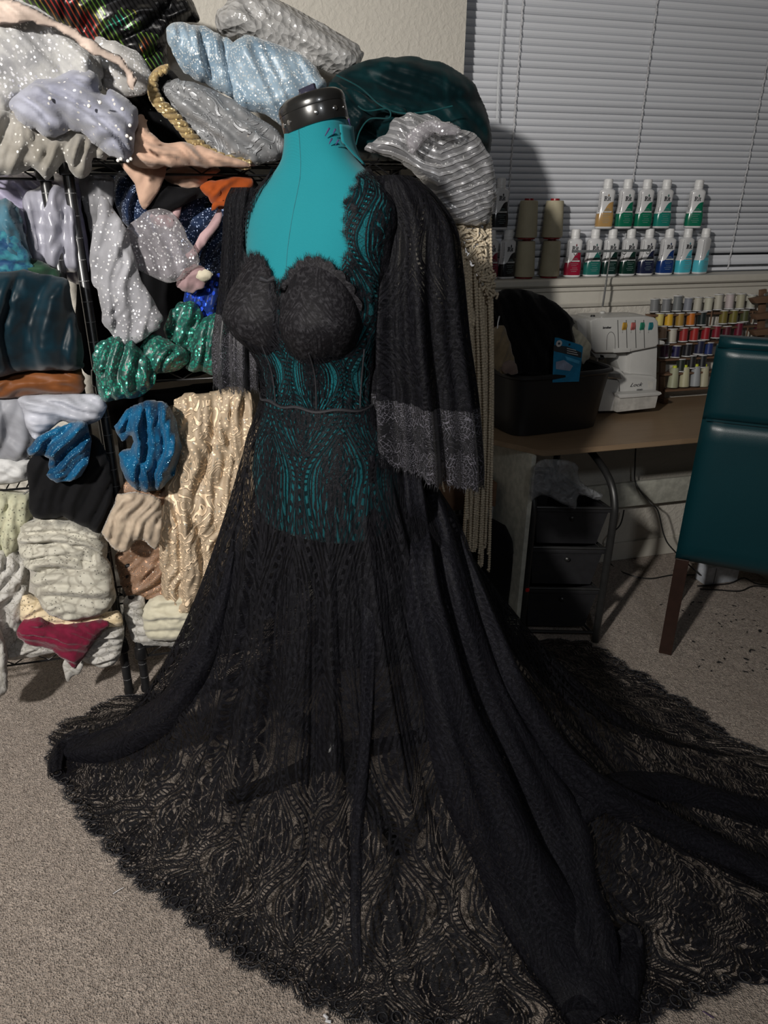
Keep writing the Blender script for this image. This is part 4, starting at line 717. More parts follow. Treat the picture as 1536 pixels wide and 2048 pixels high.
drape('drape_fold', [(868, 890, 1.52, None), (905, 1050, 1.52, None), (955, 1200, 1.50, None), (1020, 1360, 1.46, None), (1095, 1480, None, .16), (1190, 1580, None, .08), (1310, 1640, None, .05), (1450, 1710, None, .04), (1620, 1790, None, .03)], [.015, .022, .028, .030, .034, .036, .034, .036, .04], [.02, .03, .035, .035, .035, .03, .028, .025, .02], seed=3)
drape('drape_fold', [(744, 900, 1.34, None), (742, 1050, 1.28, None), (740, 1200, 1.22, None), (738, 1350, 1.12, None), (728, 1500, None, .22), (716, 1650, None, .12), (712, 1800, None, .05), (716, 1930, None, .02)], [.006, .012, .016, .016, .014, .012, .012, .010], [.006, .010, .012, .012, .010, .008, .006, .004], L_dense, seed=4)
drape('drape_fold', [(130, 1500, None, .03), (220, 1490, None, .05), (330, 1430, None, .10), (400, 1330, 1.58, None), (440, 1220, 1.52, None), (470, 1100, 1.48, None)], [.03, .05, .055, .04, .02, .01], [.02, .035, .04, .03, .02, .01], seed=5)
drape('drape_fold', [(112, 1560, None, .02), (116, 1510, None, .03), (140, 1478, None, .035), (180, 1462, None, .03)], [.02, .022, .02, .012], [.022, .025, .02, .01], seed=6)
drape('drape_fold', [(1236, 1850, None, .05), (1262, 1880, None, .06), (1258, 1950, None, .04), (1240, 2050, None, .02)], [.02, .03, .03, .03], [.02, .035, .03, .02], seed=7)
drape('train_fold', [(1130, 1640, None, .03), (1250, 1570, None, .035), (1400, 1590, None, .03), (1560, 1640, None, .03)], [.03, .04, .035, .03], [.02, .02, .018, .015], seed=9)
# ---- sleeves
def sleeve(name, path, seed, uvs=1., mat=None, cuff=.74, nf=9, closed=True, dip=.0):
    """path rows: (centre x, y, z, half width lateral, half depth, fold depth)"""
    K = np.array(path, float); K = spline(K, 10); m_ = len(K); n = 200; a = np.linspace(0, 2*PI, n, endpoint=False); G = np.zeros((m_, n, 3)); L = np.concatenate([[0], np.cumsum(np.linalg.norm(np.diff(K[:, :3], axis=0), axis=1))]); t = L/L[-1]
    for i in range(m_):
        cx, cy, cz, w_, d_, fo = K[i]; wv = 1.1*noise(a*1.1+t[i]*.6, a*0, seed); f = np.sin(a*nf+wv+seed)*.6+.4*np.sin(a*(nf*1.8)+wv*2); edge = .010*np.abs(np.sin(a*nf*2.5))*t[i]**4
        lx = (w_+fo*f)*np.cos(a); ly = (d_+fo*f)*np.sin(a); sl = math.radians(-14); G[i, :, 0] = cx+lx*math.cos(sl)-ly*math.sin(sl); G[i, :, 1] = cy+lx*math.sin(sl)+ly*math.cos(sl); G[i, :, 2] = cz-edge-dip*t[i]**2.5*np.cos(a)
    per = .30+.9*t; uv = np.stack([a[None]/(2*PI)*(.35+0*per[:, None]+.3), np.repeat(L[:, None], n, 1)], -1); kc = int(np.searchsorted(t, cuff))
    s = link(name, gridmesh(name, G[:kc+1], uv[:kc+1]), mat or L_slv, gown); c = link('embroidered_cuff', gridmesh('c', G[kc:], uv[kc:]), M_tl, gown)
    lashes('eyelash_edge', G[-1], [(0, 0, -1)]*n, 4, .012, .0006, seed=seed+3); return G
sleeve('sleeve', [(.415, 1.40, 1.505, .030, .045, .002), (.432, 1.40, 1.478, .055, .062, .003), (.452, 1.395, 1.42, .080, .072, .006), (.452, 1.385, 1.34, .094, .080, .010), (.458, 1.38, 1.22, .104, .085, .017), (.470, 1.375, 1.10, .116, .092, .021), (.482, 1.375, .99, .122, .10, .024), (.486, 1.375, .940, .122, .10, .025)], 3, dip=.04)
sleeve('sleeve', [(.155, 1.60, 1.488, .028, .036, .002), (.146, 1.60, 1.455, .034, .040, .003), (.138, 1.60, 1.38, .036, .045, .004), (.132, 1.60, 1.28, .044, .05, .006), (.120, 1.59, 1.18, .052, .052, .009), (.116, 1.59, 1.09, .052, .052, .010)], 5, cuff=.60, nf=7)
# ================================================================ MACRAME
M_rope = plain('cotton_macrame_cord', (.56, .48, .36), .9, nscale=200, nvar=.3, bstr=.6)
mac = empty('macrame_hanging', 'long cream macrame cord fringe hanging beside the lace sleeve', 'wall hanging', aty(950, 430, 1.93))
rr = random.Random(3)
def twist(pts, r, n=6, bm=None, step=.0042, amp=.28):
    P = spline(pts, 6); L = np.concatenate([[0], np.cumsum(np.linalg.norm(np.diff(P, axis=0), axis=1))]); s = np.arange(0, L[-1], step); Q = np.stack([np.interp(s, L, P[:, i]) for i in range(3)], -1)
    return tube(Q, [r*(1+amp*(1 if i % 2 else -1)) for i in range(len(Q))], n, bm=bm)
strands = []
for i in range(56):
    t = i/55; xt = 896+t*84+rr.uniform(-2, 2); ytop = 432+25*t if t < .25 else (440+170*t+rr.uniform(-12, 12) if t < .85 else 400+rr.uniform(0, 40))
    if t < .16: yb, xb = rr.uniform(590, 615), xt+10+rr.uniform(-3, 5)
    elif t < .30: yb, xb = rr.uniform(640, 800), xt+22+rr.uniform(-4, 4)
    elif t < .42: yb, xb = rr.uniform(925, 1040), 915+t*60+rr.uniform(-4, 6)
    else: yb, xb = rr.uniform(1085, 1140), 925+(t-.42)*90+rr.uniform(-5, 5)
    Y = 1.93-.02*math.sin(i*2.1)-.012*(i % 3); ym = (ytop+yb)/2; xm = xt+(xb-xt)*.3+rr.uniform(-3, 3)+(8 if t > .4 else 0)
    if t > .9: xm = 985; xb = 976
    strands.append(link('strand', twist([aty(xt, ytop, Y), aty(xm, ym, Y), aty(xb+3*(t > .4), yb-30, Y), aty(xb, yb, Y-.004)], .0042), M_rope, mac))
for (x0, y0, x1, y1) in ((918, 436, 968, 500), (925, 455, 975, 560), (950, 500, 984, 590), (955, 430, 985, 600)):
    bm = bmesh.new()
    for k in range(26):
        t = k/25; cx = x0+(x1-x0)*t; cy = y0+(y1-y0)*t; P = [aty(cx+rr.uniform(-14, 14), cy+rr.uniform(-12, 12), 1.90+rr.uniform(-.015, .01)) for _ in range(4)]; tube(spline(np.array(P), 4), .0034, 5, bm=bm)
    k_ = link('knotwork', bmme('k', bm), M_rope, mac); k_['kind'] = 'stuff'
tag(link('cord_pair', twist([aty(886, 925, 1.95), aty(884, 960, 1.95), aty(889, 985, 1.95)], .003), M_rope), 'stray cream cord end showing below the bell sleeve hem', 'cord')
# ================================================================ DESK
ZD = .737
m = newmat('oak_laminate'); v = coords(); x, y, z = sep(v); n = tnoise(comb(x*3., y*60., z*60.), 1.2, 4, .4); n2 = tnoise(comb(x*1.5, y*9., z*9.), 2., 3, 1.)
finish(mixc(n*.5+n2*.5, (.155, .10, .06), (.28, .20, .125)), .42, bump=n, bstr=.05, bdist=.001); M_oak = m
M_gry = plain('pale_grey_laminate', (.42, .42, .37), .55, bstr=.03)
desk = empty('sewing_desk', 'oak laminate desk with pale grey side panel under the window', 'desk', (1.05, 1.95, 0))
tp = [(1.10, 1.925), (1.075, 1.932), (.985, 2.06), (.965, 2.09), (.955, 2.43), (2.35, 2.43), (2.35, 1.925)]; bm = bmesh.new()
va = [bm.verts.new((x, y, ZD-.018)) for x, y in tp]; f = bm.faces.new(va); r = bmesh.ops.extrude_face_region(bm, geom=[f]); nv = [e for e in r['geom'] if isinstance(e, bmesh.types.BMVert)]; bmesh.ops.translate(bm, verts=nv, vec=(0, 0, .018))
bmesh.ops.bevel(bm, geom=[e for e in bm.edges if abs(e.verts[0].co.z-e.verts[1].co.z) < .001], offset=.002, segments=2, affect='EDGES')
link('desktop', sharp(bmme('d', bm)), M_oak, desk); link('side_panel', box(1.047, 1.063, 1.94, 2.38, 0, ZD-.018, .0015), M_gry, desk); link('side_panel', box(2.30, 2.316, 1.94, 2.38, 0, ZD-.018, .0015), M_gry, desk)
link('back_stretcher', box(1.063, 2.30, 2.385, 2.40, .285, .395, .0015), M_gry, desk)
# drawer trolley under the desk
M_blk2 = plain('black_drawer_plastic', (.012, .012, .014), .55, bstr=.1); M_btube = plain('black_tube', (.014, .014, .014), .4, bstr=0)
tr = empty('drawer_trolley', 'black tubular trolley with three black drawers under the desk', 'trolley', (1.2, 1.9, 0))
for x in (1.085, 1.344):
    P = [(x, 1.887, 0), (x, 1.887, .30), (x, 1.887, .48), (x, 1.895, .54), (x, 1.925, .595), (x, 1.985, .635), (x, 2.10, .675), (x, 2.20, .69), (x, 2.26, .67), (x, 2.29, .62), (x, 2.30, .5), (x, 2.30, 0)]
    link('side_frame', tube([P[0], P[1]]+list(spline(np.array(P[1:11]), 5))[1:]+[P[11]], .0115, 12), M_btube, tr)
for z in (.036, .215, .375, .525):
    bm = bmesh.new()
    for y in (1.892, 2.295): tube([(1.085, y, z), (1.344, y, z)], .006, 8, bm=bm)
    for x in (1.10, 1.33): tube([(x, 1.89, z), (x, 2.30, z)], .005, 8, bm=bm)
    link('cross_rail', sharp(bmme('r', bm)), M_btube, tr)
for z0, z1 in ((.05, .205), (.225, .365), (.385, .52)):
    bm = bmesh.new(); c = [(1.115, 1.335), (1.095, 1.34)]
    for (xa, xb), z in zip(((1.118, 1.312), (1.098, 1.332)), (z0, z1)):
        for y in (1.90, 2.28): bm.verts.new((xa, y+(.012 if y < 2 else -.012)*(z == z0), z)); bm.verts.new((xb, y+(.012 if y < 2 else -.012)*(z == z0), z))
    bm.verts.ensure_lookup_table(); V_ = bm.verts
    for q in ((0, 1, 3, 2), (0, 4, 5, 1), (2, 3, 7, 6), (0, 2, 6, 4), (1, 5, 7, 3)): bm.faces.new([V_[i] for i in q])
    d = link('drawer', bmme('dr', bm), M_blk2, tr, False); mo = d.modifiers.new('s', 'SOLIDIFY'); mo.thickness = .004; mo.offset = 0
    link('drawer_rim', box(1.094, 1.336, 1.892, 1.902, z1-.012, z1+.003, .002), M_blk2, d); link('knob', lathe([(.004, 0), (.004, .008), (.008, .010), (.008, .015), (.004, .018)], 14, (1.215, 1.905, z1-.035), (0, -1, 0)), M_btube, d)
tag(link('red_clip', box(1.080, 1.094, 1.950, 1.962, .208, .222, .003), plain('red_plastic', (.35, .01, .01), .3, bstr=0)), 'tiny red clip on the trolley rail beside the grey desk panel', 'clip')
mbag = newmat('clear_film'); v = coords(); n = tnoise(v, 30, 4, 1.5); finish((.30, .31, .33), .15, bump=n, bstr=1., bdist=.01, alpha=smooth_(n, .3, .7)*.3+.22, spec=1.); Mc['film'] = mbag
C('plastic_bag', [(1066, 935), (1090, 918), (1150, 922), (1158, 960), (1200, 985), (1196, 998), (1158, 990), (1150, 1016), (1125, 1005), (1100, 992), (1075, 990), (1060, 1000)], 1.885, .02, 'film', 'crumpled clear plastic bag lying on the top drawer under the desk', None, cat='bag', fold=(-50, .03, .008), seed=3, thin=True, sub=3)
for o in [o_ for o_ in COL.objects if o_.type == 'MESH' and (o_.parent == tr or (o_.parent and o_.parent.parent == tr))]:
    for v_ in o.data.vertices: v_.co.y += (1.344-v_.co.x)*.30
# things beside the panel
M_card = plain('brown_card', (.14, .075, .04), .8); M_rib = plain('ribbed_grey_plastic', (.22, .22, .215), .5)
cr = empty('ribbed_crate', 'grey vertically ribbed box with a brown top band left of the desk', 'box', (.9, 2.1, 0))
link('body', box(.80, 1.02, 2.14, 2.36, 0, .47, .004), M_rib, cr)
for i in range(11): link('rib', box(.803+i*.0205, .811+i*.0205, 2.128, 2.141, 0, .47, .002), M_rib, cr)
link('top_band', box(.797, 1.023, 2.126, 2.365, .47, .56, .003), M_card, cr)
# ---- black bin on the desk
M_bin = plain('black_bin_plastic', (.0075, .0075, .0085), .42, nscale=8, bstr=.05)
bn = empty('storage_bin', 'open black plastic bin on the desk overflowing with dark cloth', 'bin', (1.2, 2.2, ZD))
ax = Vector((.992, .127, 0)).normalized(); ay = Vector((-.127, .992, 0)); o0 = Vector((1.052, 2.075, ZD)); ZT_ = .205; fr2 = 0
def bp(u, v_, h, g=0.): return o0+ax*(u*(.350+2*g)-g)+ay*(v_*(.25+2*g)-g)+Vector((0, 0, h))
bm = bmesh.new(); lv = [(.003, .0), (.06, .007), (.13, .014), (ZT_, .024)]; R_ = []
hole = None
def ringpts(h, g, nU=14, nV=6, r=.03):
    pts = []; W_, D_ = .350+2*g, .25+2*g
    for k in range(40):
        a = 2*PI*k/40; e = 6; cx, cy = math.cos(a), math.sin(a); s = (abs(cx)**e+abs(cy)**e)**(-1/e); pts.append(o0+ax*(.175+cx*s*W_/2)+ay*(.125+cy*s*D_/2)+Vector((0, 0, h)))
    return pts
for h, g in lv+[(ZT_, .019), (.13, .010), (.06, .004), (.006, -.002)]: R_.append([bm.verts.new(p) for p in ringpts(h, g)])
for i in range(len(R_)-1):
    for k in range(40): bm.faces.new((R_[i][k], R_[i][(k+1) % 40], R_[i+1][(k+1) % 40], R_[i+1][k]))
bm.faces.new(R_[0][::-1]); bm.faces.new(R_[-1]); link('body', sharp(bmme('b', bm)), M_bin, bn)
rp = ringpts(ZT_, .026); link('rim', tube(rp+[rp[0]], .009, 8, caps=False), M_bin, bn)
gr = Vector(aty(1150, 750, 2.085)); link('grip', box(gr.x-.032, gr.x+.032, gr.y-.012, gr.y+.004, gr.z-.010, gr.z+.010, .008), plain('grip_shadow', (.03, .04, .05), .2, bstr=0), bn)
BN = 'cloths stuffed into the black bin'
Mc['burgdark'] = fabric('dark_burgundy_cloth', (.030, .004, .009), .8, .05); Mc['canvas'] = fabric('beige_canvas', (.22, .17, .105), .8, .2); Mc['offwhite'] = fabric('off_white_cloth', (.50, .47, .37), .85, .2); Mc['pinkgrey'] = fabric('grey_pink_cloth', (.20, .15, .13), .8, .2)
C('cloth', [(965, 590), (980, 572), (996, 600), (1002, 660), (1000, 745), (985, 752), (962, 740)], 2.24, .03, 'burgdark', 'dark burgundy cloth in the bin beside the macrame', BN, fold=(85, .03, .008), seed=61)
C('cloth', [(984, 592), (1015, 578), (1060, 582), (1100, 600), (1130, 625), (1148, 645), (1140, 652), (1150, 690), (1160, 725), (1150, 745), (1040, 750), (1025, 720), (1005, 660), (990, 630)], 2.18, .07, 'black', 'big black cloth mounded over the top of the bin', BN, fold=(-60, .06, .014), seed=62)
C('cloth', [(1140, 655), (1160, 665), (1175, 682), (1180, 700), (1172, 722), (1160, 728), (1145, 715)], 2.22, .03, 'offwhite', 'off white cloth sticking out at the right of the bin', BN, fold=(60, .03, .008), seed=63)
C('cloth', [(986, 668), (1000, 650), (1010, 660), (1022, 700), (1030, 730), (1012, 745), (990, 738), (984, 700)], 2.10, .03, 'canvas', 'rolled beige canvas at the left front of the bin', BN, fold=(70, .025, .012), seed=64)
C('cloth', [(1004, 728), (1025, 722), (1034, 745), (1020, 750), (1008, 742)], 2.07, .015, 'pinkgrey', 'small greyish pink scrap at the bin front corner', BN, fold=(30, .02, .005), seed=65)
tag(link('seam_ripper', tube([aty(999, 632, 2.09), aty(996, 645, 2.09), aty(994, 668, 2.09)], .002, 6), M_vinyl), 'thin white stick standing in the beige canvas', 'tool')
# blue hang card
cdY = 2.06; card = empty('hang_card', 'bright blue retail hang card standing in the black bin', 'package', aty(1136, 715, cdY))
Mb = plain('blue_card', (.010, .17, .33), .35, bstr=0); Mg = plain('charcoal_print', (.03, .035, .04), .4, bstr=0); Mw = plain('white_print', (.5, .5, .5), .5, bstr=0); Ml = plain('pale_blue_print', (.06, .33, .55), .4, bstr=0)
link('card', ext([(1110, 675), (1118, 676), (1162, 690), (1166, 694), (1163, 722), (1158, 763), (1105, 765), (1107, 712)], cdY, .0015), Mb, card, False)
link('dark_band', ext([(1108, 690), (1134, 693), (1163, 705), (1162, 716), (1132, 708), (1107, 702)], cdY-.0008, .0006), Mg, card, False)
link('badge', lathe([(.0105, 0), (.0105, .0006), (.0065, .0007), (.0065, .0003)], 24, aty(1118, 687, cdY-.0016), (0, -1, 0)), Mw, card); link('badge_centre', lathe([(.004, 0), (.004, .001)], 16, aty(1118, 687, cdY-.002), (0, -1, 0)), Mg, card)
link('hang_hole', lathe([(.0035, 0), (.0035, .0006)], 16, aty(1139, 689, cdY-.0012), (0, -1, 0)), M_blk, card)
for k in range(3): link('print_line', ext([(1134, 696+k*4.4), (1152+k*2, 700+k*4.6), (1152+k*2, 701.5+k*4.6), (1134, 697.5+k*4.4)], cdY-.0016, .0004), Mw, card, False)
link('print_panel', ext([(1130, 712), (1160, 722), (1158, 728), (1134, 720)], cdY-.0012, .0006), Ml, card, False); link('print_photo', ext([(1112, 724), (1128, 720), (1146, 732), (1140, 742), (1112, 738)], cdY-.0014, .0006), plain('pale_print', (.25, .3, .42), .4, bstr=0), card, False)
# ================================================================ SERGER
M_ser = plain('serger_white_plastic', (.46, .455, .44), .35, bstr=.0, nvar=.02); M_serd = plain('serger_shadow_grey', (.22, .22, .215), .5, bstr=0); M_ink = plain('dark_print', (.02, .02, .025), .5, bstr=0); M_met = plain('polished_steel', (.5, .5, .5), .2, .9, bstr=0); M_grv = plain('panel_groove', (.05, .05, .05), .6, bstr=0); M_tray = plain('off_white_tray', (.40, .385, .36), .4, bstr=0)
sg = empty('serger', 'white four thread overlock machine on the desk beside the thread rack', 'sewing machine', aty(1250, 824, 2.26))
SY = 2.245
head = link('head', ext([(1181, 641), (1195, 636), (1290, 633), (1310, 635), (1317, 643), (1318, 688), (1312, 694), (1262, 704), (1236, 706), (1192, 706), (1184, 698)], SY, .13, .006, 3), M_ser, sg)
link('head_side', ext([(1153, 642), (1160, 637), (1183, 636), (1186, 704), (1176, 706), (1162, 694)], SY+.030, .10, .005), M_ser, sg)
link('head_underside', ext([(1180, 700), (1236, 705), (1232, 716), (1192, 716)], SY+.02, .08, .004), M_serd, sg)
link('column', ext([(1262, 695), (1315, 686), (1313, 762), (1258, 762)], SY+.02, .11, .004), M_ser, sg)
link('inner_arm', ext([(1228, 704), (1268, 700), (1266, 756), (1246, 752), (1238, 735)], SY+.045, .08, .006), M_ser, sg)
link('base', ext([(1213, 741), (1240, 738), (1250, 750), (1270, 749), (1306, 752), (1314, 758), (1312, 790), (1243, 792), (1238, 762), (1222, 748)], SY, .14, .004), M_ser, sg)
link('base_core', ext([(1206, 758), (1312, 758), (1310, 812), (1200, 820)], SY+.02, .13, .002), M_ser, sg)
link('left_cover', ext([(1206, 757), (1236, 761), (1239, 766), (1236, 822), (1197, 823)], SY-.006, .11, .004), M_ser, sg)
link('needle_plate', ext([(1212, 746), (1240, 748), (1244, 758), (1214, 757)], SY-.004, .05, .001), M_met, sg)
ty = link('waste_tray', ext([(1239, 792), (1318, 787), (1311, 816), (1233, 825)], SY-.035, .10, .004), M_tray, sg); link('tray_rim', ext([(1235, 789), (1262, 788), (1322, 784), (1324, 788), (1318, 791), (1240, 797)], SY-.043, .11, .002), M_ser, ty)
for x, y, c, nm in ((1243, 646, (.42, .24, .03), 'yellow'), (1260, 646, (.38, .10, .09), 'pink'), (1278, 646, (.02, .20, .12), 'green'), (1295, 646, (.015, .16, .19), 'teal')):
    P = aty(x, y+5, SY+.018); dl = link('tension_dial', lathe([(.021, -.0085), (.0225, -.0075), (.0225, .0075), (.021, .0085)], 28, P, (1, 0, 0)), plain(nm+'_dial', c, .4, bstr=0), sg, label=nm+' tension dial'); bm = bmesh.new()
    for k in range(10): a = .9+k*.22; box(P[0]-.005, P[0]+.005, P[1]-.0228*math.cos(a-1.2)-.0004, P[1]-.0228*math.cos(a-1.2)+.0003, P[2]+.0228*math.sin(a-1.2)-.0006, P[2]+.0228*math.sin(a-1.2)+.0006, bm=bm)
    link('tick_marks', bmme('t', bm), M_ink, dl, False)['kind'] = 'stuff'
    link('channel_groove', ext([(x-8, 640), (x-6.8, 640), (x-5.2, 696), (x-6.4, 696)], SY-.0006, .0012), M_grv, sg, False); link('number_panel', text('4\n3\n2', .006, aty(x+2, 659, SY-.0008), align='LEFT'), M_serd, dl, False)
gv = [(1213, 700), (1214, 676), (1217, 667), (1222, 664), (1227, 667), (1230, 676), (1230, 700)]; link('door_groove', tube([aty(a, b, SY) for a, b in spline(gv, 4)], .0009, 5), M_grv, sg)
link('tension_clips', ext([(1228, 698), (1262, 697), (1260, 704), (1228, 706)], SY-.003, .01, .001), M_ser, sg)
link('maker_lettering', text('brother', .0105, aty(1214, 657, SY-.0004), off=.0004), M_ink, sg, False)
link('script_lettering', text('Lock', .020, aty(1271, 773, SY-.0004), shear=.45, sx=1.25), M_ink, sg, False); link('model_lettering', text('1034D', .008, aty(1279, 781, SY-.0004), off=.0002, sx=1.2), M_ink, sg, False)
link('spec_label', ext([(1296, 762), (1306, 763), (1306, 777), (1297, 777)], SY-.0006, .0008), M_tray, sg, False)
link('handwheel_knob', ext([(1314, 680), (1328, 682), (1331, 686), (1328, 689), (1314, 690)], SY+.02, .02, .003), M_ser, sg)
link('needle_bar', tube([aty(1194, 706, SY+.03), aty(1194, 735, SY+.03)], .003, 8), M_met, sg); link('needle_clamp', ext([(1199, 708), (1208, 710), (1210, 718), (1200, 722)], SY+.02, .01, .002), M_blk2, sg); link('looper_cover', ext([(1208, 738), (1214, 740), (1216, 756), (1205, 752)], SY-.002, .03, .002), M_blk2, sg)
link('top_screw', lathe([(.006, 0), (.006, .004), (.009, .006), (.007, .012)], 10, aty(1185, 637, SY+.04)), M_blk2, sg)
for k in range(4): link('thread_guide', lathe([(.013, 0), (.013, .004), (.007, .008), (.003, .009)], 14, aty(1204+k*19, 637-k, SY+.05)), M_ser, sg)
TY = SY+.115; link('mast_socket', lathe([(.010, 0), (.010, .026), (.008, .028)], 14, aty(1203, 638, TY)), M_ser, sg); Pm0 = Vector(aty(1205, 614, TY)); Pm1 = Vector((Pm0.x+.004, TY, aty(1220, 503, TY)[2])); Pm = Pm0.lerp(Pm1, .5)
link('mast', tube([Pm0, Pm, Pm, Pm1], [.0038, .0038, .0028, .0028], 10), M_met, sg)
b0 = Vector(aty(1144, 508, TY)); b1 = Vector(aty(1302, 496, TY)); mz = (b0.z+b1.z)/2; bm = bmesh.new(); box(b0.x, b1.x, TY-.004, TY+.004, mz-.004, mz+.004, .0015, bm=bm)
for k in range(4): cx = b0.x+.012+(b1.x-b0.x-.024)*k/3; tube([(cx+.007*math.cos(t), TY-.004, mz-.006+.006*math.sin(t)) for t in np.linspace(0, 2*PI, 13)], .0014, 5, bm=bm, caps=False)
link('thread_guide_bar', sharp(bmme('b', bm)), plain('grey_clear_plastic', (.13, .14, .145), .3, bstr=0), sg)
# ================================================================ DYE BOTTLES
def m_bottle():
    m = newmat('dye_bottle_label'); x, y, z = sep(coords('Object')); oi = node('ShaderNodeObjectInfo'); edge = .070+.020*E._m('TANH', (x+.002)*95.); body = (z < edge)*(z > .007)
    lum = tnoise(coords('Object'), 60, 1)*.04; finish(mixc(body, (.62, .62, .63), oi.outputs['Color']), .22, spec=.6, coat=.2); return m
M_bot = m_bottle(); M_cap = plain('white_ribbed_cap', (.66, .66, .66), .4, bstr=0)
m = newmat('drop_ink'); oi = node('ShaderNodeObjectInfo'); finish(mixc(.45, oi.outputs['Color'], (.01, .02, .02)), .4); M_drop = m
bprof = [(0, .0275, .018), (.003, .030, .020), (.010, .0305, .0205), (.030, .0315, .021), (.048, .0300, .020), (.062, .0272, .0185), (.078, .0258, .0178), (.100, .0262, .0178), (.118, .0272, .018), (.126, .0262, .0172), (.131, .020, .015), (.133, .0155, .0155)]
bm = bmesh.new(); R_ = []
bp_ = spline(np.array(bprof), 4)
for z, hw, hd in bp_:
    e = 3.4-1.4*max(0, min(1, (z-.122)/.01)); R_.append([bm.verts.new((hw*math.copysign(abs(math.cos(a))**(2/e), math.cos(a)), hd*math.copysign(abs(math.sin(a))**(2/e), math.sin(a)), z)) for a in np.linspace(0, 2*PI, 36, endpoint=False)])
for i in range(len(R_)-1):
    for k in range(36): bm.faces.new((R_[i][k], R_[i][(k+1) % 36], R_[i+1][(k+1) % 36], R_[i+1][k]))
bm.faces.new(R_[0][::-1]); bm.faces.new(R_[-1]); B_body = sharp(bmme('bottle_body', bm)); B_body.materials.append(M_bot)
bm = bmesh.new(); R_ = []
for r, z in [(.0155, .133), (.0158, .134), (.0158, .140), (.0150, .141), (.0158, .142), (.0152, .161), (.0135, .1645)]: R_.append([bm.verts.new((r*(1+.02*(k % 2))*math.cos(2*PI*k/40), r*(1+.02*(k % 2))*math.sin(2*PI*k/40), z)) for k in range(40)])
for i in range(len(R_)-1):
    for k in range(40): bm.faces.new((R_[i][k], R_[i][(k+1) % 40], R_[i+1][(k+1) % 40], R_[i+1][k]))
bm.faces.new(R_[-1]); bm.faces.new(R_[0][::-1]); B_cap = sharp(bmme('cap', bm)); B_cap.materials.append(M_cap)
# lettering: heavy slab serif word on the upper front
def slab():
    bm = bmesh.new(); y = -.0192
    def pl(pts): 
        vs = [bm.verts.new((a*.001, y, .093+b*.00125)) for a, b in pts]; f = bm.faces.new(vs); r = bmesh.ops.extrude_face_region(bm, geom=[f]); bmesh.ops.translate(bm, verts=[e for e in r['geom'] if isinstance(e, bmesh.types.BMVert)], vec=(0, .002, 0))
    pl([(-12, 0), (-5.5, 0), (-5.5, 1.2), (-7.2, 1.6), (-7.2, 10.4), (-5.5, 10.8), (-5.5, 12), (-12, 12), (-12, 10.8), (-10.6, 10.4), (-10.6, 1.6), (-12, 1.2)])
    pl([(-7.3, 10.8), (-5.6, 10.8), (-4.6, 9.6), (-4.6, 8), (-5.6, 6.8), (-7.3, 6.6), (-7.3, 5.4), (-4, 5.4), (-1.6, 7), (-1.2, 9), (-2, 11), (-4, 12), (-7.3, 12)])
    pl([(-5.5, 6), (-3.4, 6), (-.6, 1.4), (.6, 1.2), (.6, 0), (-2.6, 0)])
    pl([(1.2, 0), (5.2, 0), (5.2, 1), (4.6, 1.3), (4.6, 8), (1.4, 8), (1.4, 7), (2, 6.7), (2, 1.3), (1.2, 1)])
    pl([(3.3+1.7*math.cos(t), 10.6+1.7*math.sin(t)) for t in np.linspace(0, 2*PI, 13)[:-1]])
    pl([(6.8, 8), (5.8, 8), (5.8, 6.9), (6.8, 6.8), (6.8, 2), (7.6, .4), (9.2, 0), (11.2, .8), (11.2, 1.8), (9.8, 1.6), (9.4, 2.2), (9.4, 6.8), (11, 6.9), (11, 8), (9.4, 8), (9.4, 10.4), (8.4, 10.2)])
    return bmme('word', bm)
B_word = slab(); B_word.materials.append(M_ink)
B_drop = ext([(4.2*math.sin(t)*(.5-.5*math.cos(t/1)) if False else 0, 0) for t in (0,)]*0+[(x*.001, .1085+z*.001) for x, z in [(3, 8), (2.2, 5.6), (.8, 3.6), (.4, 2.2), (.9, .8), (2, .1), (3, 0), (4, .1), (5.1, .8), (5.6, 2.2), (5.2, 3.6), (3.8, 5.6)]], -.0190, .002, world=True); B_drop.materials.append(M_drop)
bm = bmesh.new(); ext([(-.010, .0540), (.019, .0540), (.019, .0590), (-.010, .0590)], -.0220, .004, world=True, bm=bm); B_band = bmme('band', bm); B_band.materials.append(plain('grey_print_band', (.42, .43, .43), .4, bstr=0))
bm = bmesh.new()
for z, a, b in ((.066, -.002, .012), (.062, -.006, .014), (.046, -.012, .018), (.040, -.010, .010), (.032, -.006, .014), (.026, -.012, .016), (.020, -.008, .012)): 
    n_ = int((b-a)/.004)
    for k in range(n_): ext([(a+k*.004, z), (a+k*.004+.0032, z), (a+k*.004+.0032, z+.0012), (a+k*.004, z+.0012)], -.0215, .002, world=True, bm=bm)
B_small = bmme('small_print', bm); B_small.materials.append(plain('faint_print', (.20, .26, .26), .4, bstr=0))
bm = bmesh.new()
for k in range(13):
    z = .120-k*.0052; xo = .0235 if z > .07 else .0265; 
    ext([(-xo-.001, z), (-xo+.0052, z), (-xo+.0052, z+.0022), (-xo-.001, z+.0022)], -.0145, .001, world=True, bm=bm)
B_side = bmme('side_print', bm); B_side.materials.append(plain('side_print_grey', (.10, .10, .11), .5, bstr=0))
